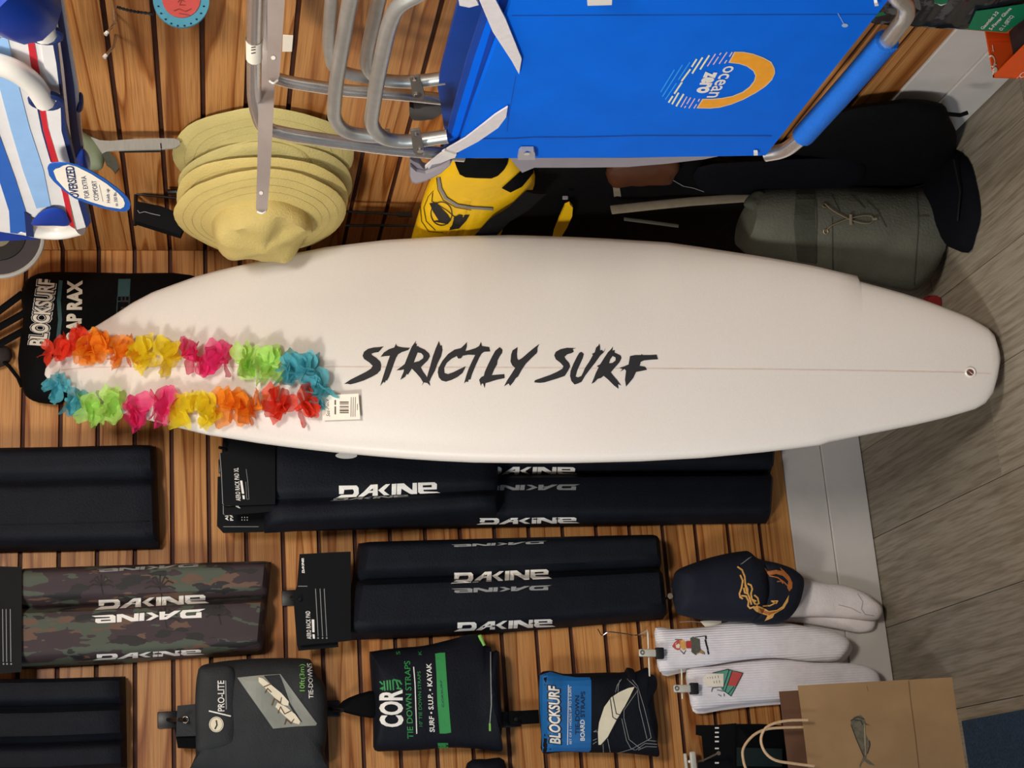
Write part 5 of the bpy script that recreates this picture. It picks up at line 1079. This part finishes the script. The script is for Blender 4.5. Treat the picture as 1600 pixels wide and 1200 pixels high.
decal('edge_line', [q for a in ([(275, 205), (290, 300), (335, 385), (430, 445), (570, 468), (745, 478)], [(245, 215), (255, 320), (300, 410), (410, 475), (550, 500)], [(100, 470), (110, 600), (170, 690), (300, 700)], [(215, 330), (170, 380), (130, 480), (150, 600), (230, 680)]) for q in stroke(Zy(a), .9)], ty, M['ink'], yb, .0014)
decal('emblem', [(ellipse(690, 333, 17, 19), [ellipse(690, 333, 15.6, 17.6)]), (Zy([(180, 440), (240, 430), (280, 480), (340, 540), (370, 590), (340, 625), (260, 610), (210, 600), (260, 590), (215, 520)]), []), (Zy([(400, 560), (440, 540), (530, 545), (500, 600), (440, 665), (350, 680), (380, 630)]), [])] + [q for a in ([(360, 655), (410, 665), (425, 640)], [(210, 350), (200, 420), (330, 500), (400, 560)]) for q in stroke(Zy(a), 1.2)], ty, M['ink'], yb, .0014)
decal('strap_print', [(Zy([(820, 300), (1010, 130), (1110, 120), (1100, 170), (1000, 290), (900, 340)]), [])], ty, M['black_bag'], yb, .002)
decal('emblem', [(Zy([(385, 570), (500, 560), (520, 545), (540, 540), (500, 600), (440, 600)]), [])], ty, M['ink'], yb, .0016)
kb2 = thing('backpack', 'black backpack with a yellow pull tab behind the widest part of the surfboard', 'bag', onX(860, 320, 1.24))
link('bag_body', pillow(bmesh.new(), PX([(790, 262), (850, 240), (980, 240), (1100, 250), (1200, 280), (1215, 420), (1000, 430), (860, 440), (740, 440), (716, 395), (770, 330)], 1.245), NR, .035, .05, PX([(830, 340), (1110, 320)], 1.245), wr=.006, seed=14), M['black_bag'], kb2)
link('shoulder_strap', tube(bmesh.new(), PX([(755, 372), (780, 345), (812, 325), (838, 300)], 1.165), 0, 10, flat=(NR, .045, .008)), M['black_bag'], kb2)
link('pull_tab', prism(bmesh.new(), PX([(862, 380), (866, 362), (874, 342), (883, 322), (890, 319), (895, 325), (894, 338), (886, 356), (876, 372), (872, 384)], 1.19), V((.006, 0, 0))), M['yellow'], kb2, smooth=False)
link('buckle', box(bmesh.new(), onX(883, 309, 1.19), (.006, .004, .01)), M['plastic_grey'], kb2)
bk = thing('backpack', 'large black backpack hanging low on the right wall below the blue chair', 'bag', onX(1330, 240, 1.22))
link('bag_body', pillow(bmesh.new(), PX([(1060, 270), (1150, 255), (1230, 232), (1280, 195), (1326, 172), (1390, 163), (1428, 161), (1474, 167), (1484, 186), (1495, 214), (1480, 250), (1440, 285), (1330, 310), (1200, 330), (1050, 330)], 1.255), NR, .034, .035, PX([(1150, 288), (1300, 240), (1430, 210)], 1.255), wr=.006, seed=15), M['black_bag'], bk)
link('front_pocket', pillow(bmesh.new(), PX([(1090, 262), (1190, 252), (1300, 248), (1350, 258), (1340, 285), (1280, 300), (1180, 305), (1100, 300)], 1.222), NR, .012, .01, PX([(1140, 280), (1290, 275)], 1.222), wr=.003, seed=16), M['navy_bag'], bk)
link('web_strap', tube(bmesh.new(), PX([(1480, 178), (1500, 180), (1512, 176)], 1.2), .004, 8), M['black_bag'], bk)
ls = thing('leather_pouch', 'small brown leather pouch with a light tab in the dark corner under the chair', 'pouch', onX(1000, 272, 1.225))
link('pouch_body', pillow(bmesh.new(), PX([(948, 262), (990, 250), (1050, 250), (1062, 258), (1055, 272), (1046, 284), (1010, 285), (985, 286), (955, 287)], 1.225), NR, .018, .012, PX([(970, 270), (1040, 266)], 1.225), rings=5, wr=.006, wscale=40), M['leather'], ls)
link('tab', prism(bmesh.new(), PX([(957, 287), (968, 292), (971, 311), (960, 312)], 1.215), V((.003, 0, 0))), M['tan_strap'], ls, smooth=False)
link('thread', tube(bmesh.new(), PX([(1052, 282), (1068, 291), (1084, 294), (1104, 301)], 1.215), .0007, 5), M['grey_ink'], ls)
# olive bag on the floor
ob_ = thing('floor_bag_or_shade', 'olive drawcord bag standing on the floor behind the surfboard tail', 'bag', V((1.105, 2.70, 0)))
rows = [(1165, 322, 380), (1175, 305, 392), (1195, 297, 402), (1235, 294, 412), (1270, 292, 419), (1276, 291, 424), (1300, 291, 428), (1350, 296, 436), (1395, 299, 446), (1425, 295, 452), (1436, 293, 450), (1450, 296, 440), (1462, 312, 425), (1468, 335, 405)]
rg = []; YB = 2.70
for u, a, b in rows:
    A, B = onY(u, a, YB), onY(u, b, YB); z = max(.004, (A.z + B.z) / 2); c = V(((A.x + B.x) / 2, YB, z)); h = abs(A.x - B.x) / 2
    dz = A.z - B.z
    rg.append([c + V((h * math.cos(w), .075 * (h / .075) ** .8 * math.sin(w), max(.003 - z, dz / 2 * math.cos(w) * .6 + .004 * noise.noise(V((w * 1.3, z * 30, 3)))))) * (1 + .035 * noise.noise(V((math.cos(w) * 2, math.sin(w) * 2, z * 22)))) if 0 else c + V((h * (1 + .03 * noise.noise(V((math.cos(w) * 2.2, math.sin(w) * 2.2, z * 25)))) * math.cos(w), .07 * math.sin(w) * (1 + .05 * noise.noise(V((math.cos(w) * 3, math.sin(w) * 3, z * 25)))), max(.003 - z, dz / 2 * math.cos(w)))) for w in [2 * math.pi * i / 36 for i in range(36)]])
bo = link('bag_body', loft(bmesh.new(), rg), M['olive'], ob_); tol = bvh(bo)
for a in ([(1273, 293), (1276, 340), (1275, 410)], [(1300, 340), (1301, 420)], [(1432, 296), (1435, 350), (1428, 445)], [(1432, 338), (1452, 338)]): decal('seam', stroke(a, 1.3), tol, M['olive_dark'], ob_, .0012)
decal('cuff', [([(1244, 296), (1272, 293), (1275, 412), (1246, 408), (1240, 350)], [])], tol, M['olive_dark'], ob_, .0008)
for a in ([(1300, 305), (1312, 330)], [(1330, 305), (1352, 325)], [(1352, 312), (1372, 330), (1385, 355)]): decal('wrinkle', stroke(a, 1.6), tol, M['olive_dark'], ob_, .0008)
for uv in ((1288, 322), (1290, 362)):
    pp, pn = hit(*uv, tol, .002)
    if pp: a1 = pn.orthogonal().normalized(); a2 = pn.cross(a1); link('eyelet', tube(bmesh.new(), [pp + (a1 * math.cos(t) + a2 * math.sin(t)) * .0045 for t in [2 * math.pi * i / 14 for i in range(14)]], .0014, 6, closed=True), mat('antique_brass', '#8d7d64', .4, 0, metal=.7), ob_)
def hp(pts, d=.004): return [hit(u, v, tol, d)[0] for u, v in pts if hit(u, v, tol, d)[0]]
for pts in ([(1290, 322), (1302, 332), (1326, 344), (1345, 350), (1358, 350), (1365, 343)], [(1291, 360), (1300, 352), (1326, 343), (1345, 339), (1358, 339), (1365, 343)]): link('drawcord', tube(bmesh.new(), spline(hp(pts), 4), .0011, 6), mat('brown_cord', '#7c6a4e', .8, .1), ob_)
a = hp([(1328, 338), (1328, 351)], .005); link('toggle', tube(bmesh.new(), a, .0034, 8), M['tan_strap'], ob_); a = hp([(1362, 344), (1368, 343.5)], .005); link('cord_end', tube(bmesh.new(), a, .003, 8), M['tan_strap'], ob_)
link('strap', tube(bmesh.new(), PY([(955, 328), (1020, 321), (1080, 315), (1165, 309), (1178, 312)], 2.69), 0, 10, flat=(NL, .019, .004)), M['tan_strap'], ob_)
link('strap', tube(bmesh.new(), PY([(975, 342), (1030, 349), (1060, 353)], 2.69), 0, 10, flat=(NL, .008, .004)), M['olive_dark'], ob_)
link('strap_loop', pillow(bmesh.new(), PY([(1162, 320), (1168, 308), (1182, 298), (1198, 302), (1200, 322), (1190, 345), (1175, 330)], 2.655), NL, .012, .012, rings=4, wr=.004, wscale=50), M['olive_dark'], ob_)
db = thing('floor_bag_or_shade', 'low dark navy mound added for the floor shade in the corner beside the olive bag', 'bag', V((1.15, 2.55, 0)))  # added dark mound standing in for the contact shadow on the corner floor
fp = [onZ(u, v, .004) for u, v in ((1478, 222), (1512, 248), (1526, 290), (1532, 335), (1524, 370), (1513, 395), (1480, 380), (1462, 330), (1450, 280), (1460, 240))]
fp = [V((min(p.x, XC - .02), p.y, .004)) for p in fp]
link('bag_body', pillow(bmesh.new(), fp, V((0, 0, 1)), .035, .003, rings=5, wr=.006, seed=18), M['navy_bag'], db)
link('zipper', tube(bmesh.new(), [onZ(u, v, .036) for u, v in ((1490, 250), (1500, 300), (1496, 345))], .002, 6), M['wire'], db)  # body and zipper only dress the added shade mound
rd_ = onZ(1468, 468, .0); o = link('red_cap', tube(bmesh.new(), [V((rd_.x, rd_.y + .02, .016)), V((rd_.x - .01, rd_.y - .01, .017))], [.015, .015], 14), M['red_plastic'], loc=V((rd_.x, rd_.y, 0))); tag(o, 'small red round piece on the floor between the olive bag and surfboard tail', 'reel')
# ================================================================== ORANGE TRAY and GLOVE PACKS, upper right
tr = thing('display_box', 'orange open cardboard display box on the floor against the right wall', 'box', V((1.22, 1.9, .0)))
yt, xt, zt = 2.10, 1.167, .178
link('far_panel', box(bmesh.new(), ((xt + XC - .012) / 2, yt - .002, zt / 2 + .012), (XC - .012 - xt, .004, zt - .024)), M['orange'], tr, smooth=False)
sp = link('side_panel', box(bmesh.new(), (xt + .002, yt - .25, zt / 2 + .012), (.004, .5, zt - .024)), M['orange'], tr, smooth=False)
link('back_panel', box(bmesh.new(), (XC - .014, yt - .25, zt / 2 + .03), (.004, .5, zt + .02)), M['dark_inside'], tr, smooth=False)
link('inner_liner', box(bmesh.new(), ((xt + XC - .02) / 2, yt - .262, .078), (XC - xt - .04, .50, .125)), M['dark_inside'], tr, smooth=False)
link('floor_panel', box(bmesh.new(), ((xt + XC - .012) / 2, yt - .25, .010), (XC - .014 - xt, .5, .005)), M['orange'], tr, smooth=False)
link('foot', prism(bmesh.new(), [V((xt + .004, yt - .03, 0)), V((xt + .004, yt - .09, 0)), V((xt + .004, yt - .06, .03))], V((.01, 0, 0))), M['red_ink'], tr, smooth=False)
tfp = bvh([o_ for o_ in tr.children if o_.name.startswith('far_panel')]); tsp = bvh(sp)
text('brand_print', 'SOLITE', (1558, 118), (1545, 34), (-10, 2), tfp, M['tag_white'], tr, .001, grid=40)
decal('brand_print', [([(1553, 98), (1557, 102), (1551, 104)], []), (ellipse(1554.5, 110, 3.5, 5, 14), [])], tfp, M['tag_white'], tr, .001, 40)
decal('brand_print', [(ellipse(1580, 128, 6, 3.5, 14), []), ([(1583, 126), (1592, 118), (1589, 125)], [])], tsp, M['tag_white'], tr, .001, 40)
text('brand_print', 'SOL', (1592, 127), (1614, 107), (-8, -3), tsp, M['tag_white'], tr, .001, grid=40)
gp_ = thing('glove_pack', 'dark film glove pack with a green label and orange edge above the orange box', 'pack', onX(1500, 20, 1.255))
XG = 1.235
bk_ = plate('backing_card', [(1353, 33), (1460, 42), (1576, 52.5), (1665, -25), (1700, -60), (1440, -60)], XG + .014, .003, M['orange'], gp_)
bo = link('film_pouch', pillow(bmesh.new(), PX([(1358, 32), (1460, 41), (1545, 47), (1640, -30), (1660, -60), (1450, -60)], XG + .012), NR, .016, .0, PX([(1440, 10), (1540, -10)], XG + .012), rings=6, wr=.008, wscale=60, smooth=False), M['gloss_dark'], gp_)
lb = plate('green_label', [(1512, 46), (1525, 18), (1560, 13), (1600, 7), (1640, 0), (1660, -20), (1572, 51)], XG - .008, .001, M['green_card'], gp_); tlb = bvh(lb)
for s_, a, b in (('Gauntlet 3:2', (1536, 46), (1561, 19)), ('5-Finger Glove', (1549, 47), (1581, 13)), ('O. L (SETC)', (1565, 48), (1584, 25))):
    text('label_print', s_, a, b, (-4.6, -2.2), tlb, M['white_ink'], lb, .0005, grid=60, bold=.02)
decal('emblem_print', [(ellipse(1470, -1, 11, 8, 16), [])], bvh(bo), M['green_card'], gp_, .0012, 20); decal('emblem_print', [([(1459, 3), (1470, 8), (1480, 4), (1470, 6)], [])], bvh(bo), M['white_ink'], gp_, .0016, 20)
plate('green_strip', [(1364, 22), (1380, 19), (1384, 23), (1366, 27)], XG - .004, .001, M['green_card'], gp_)
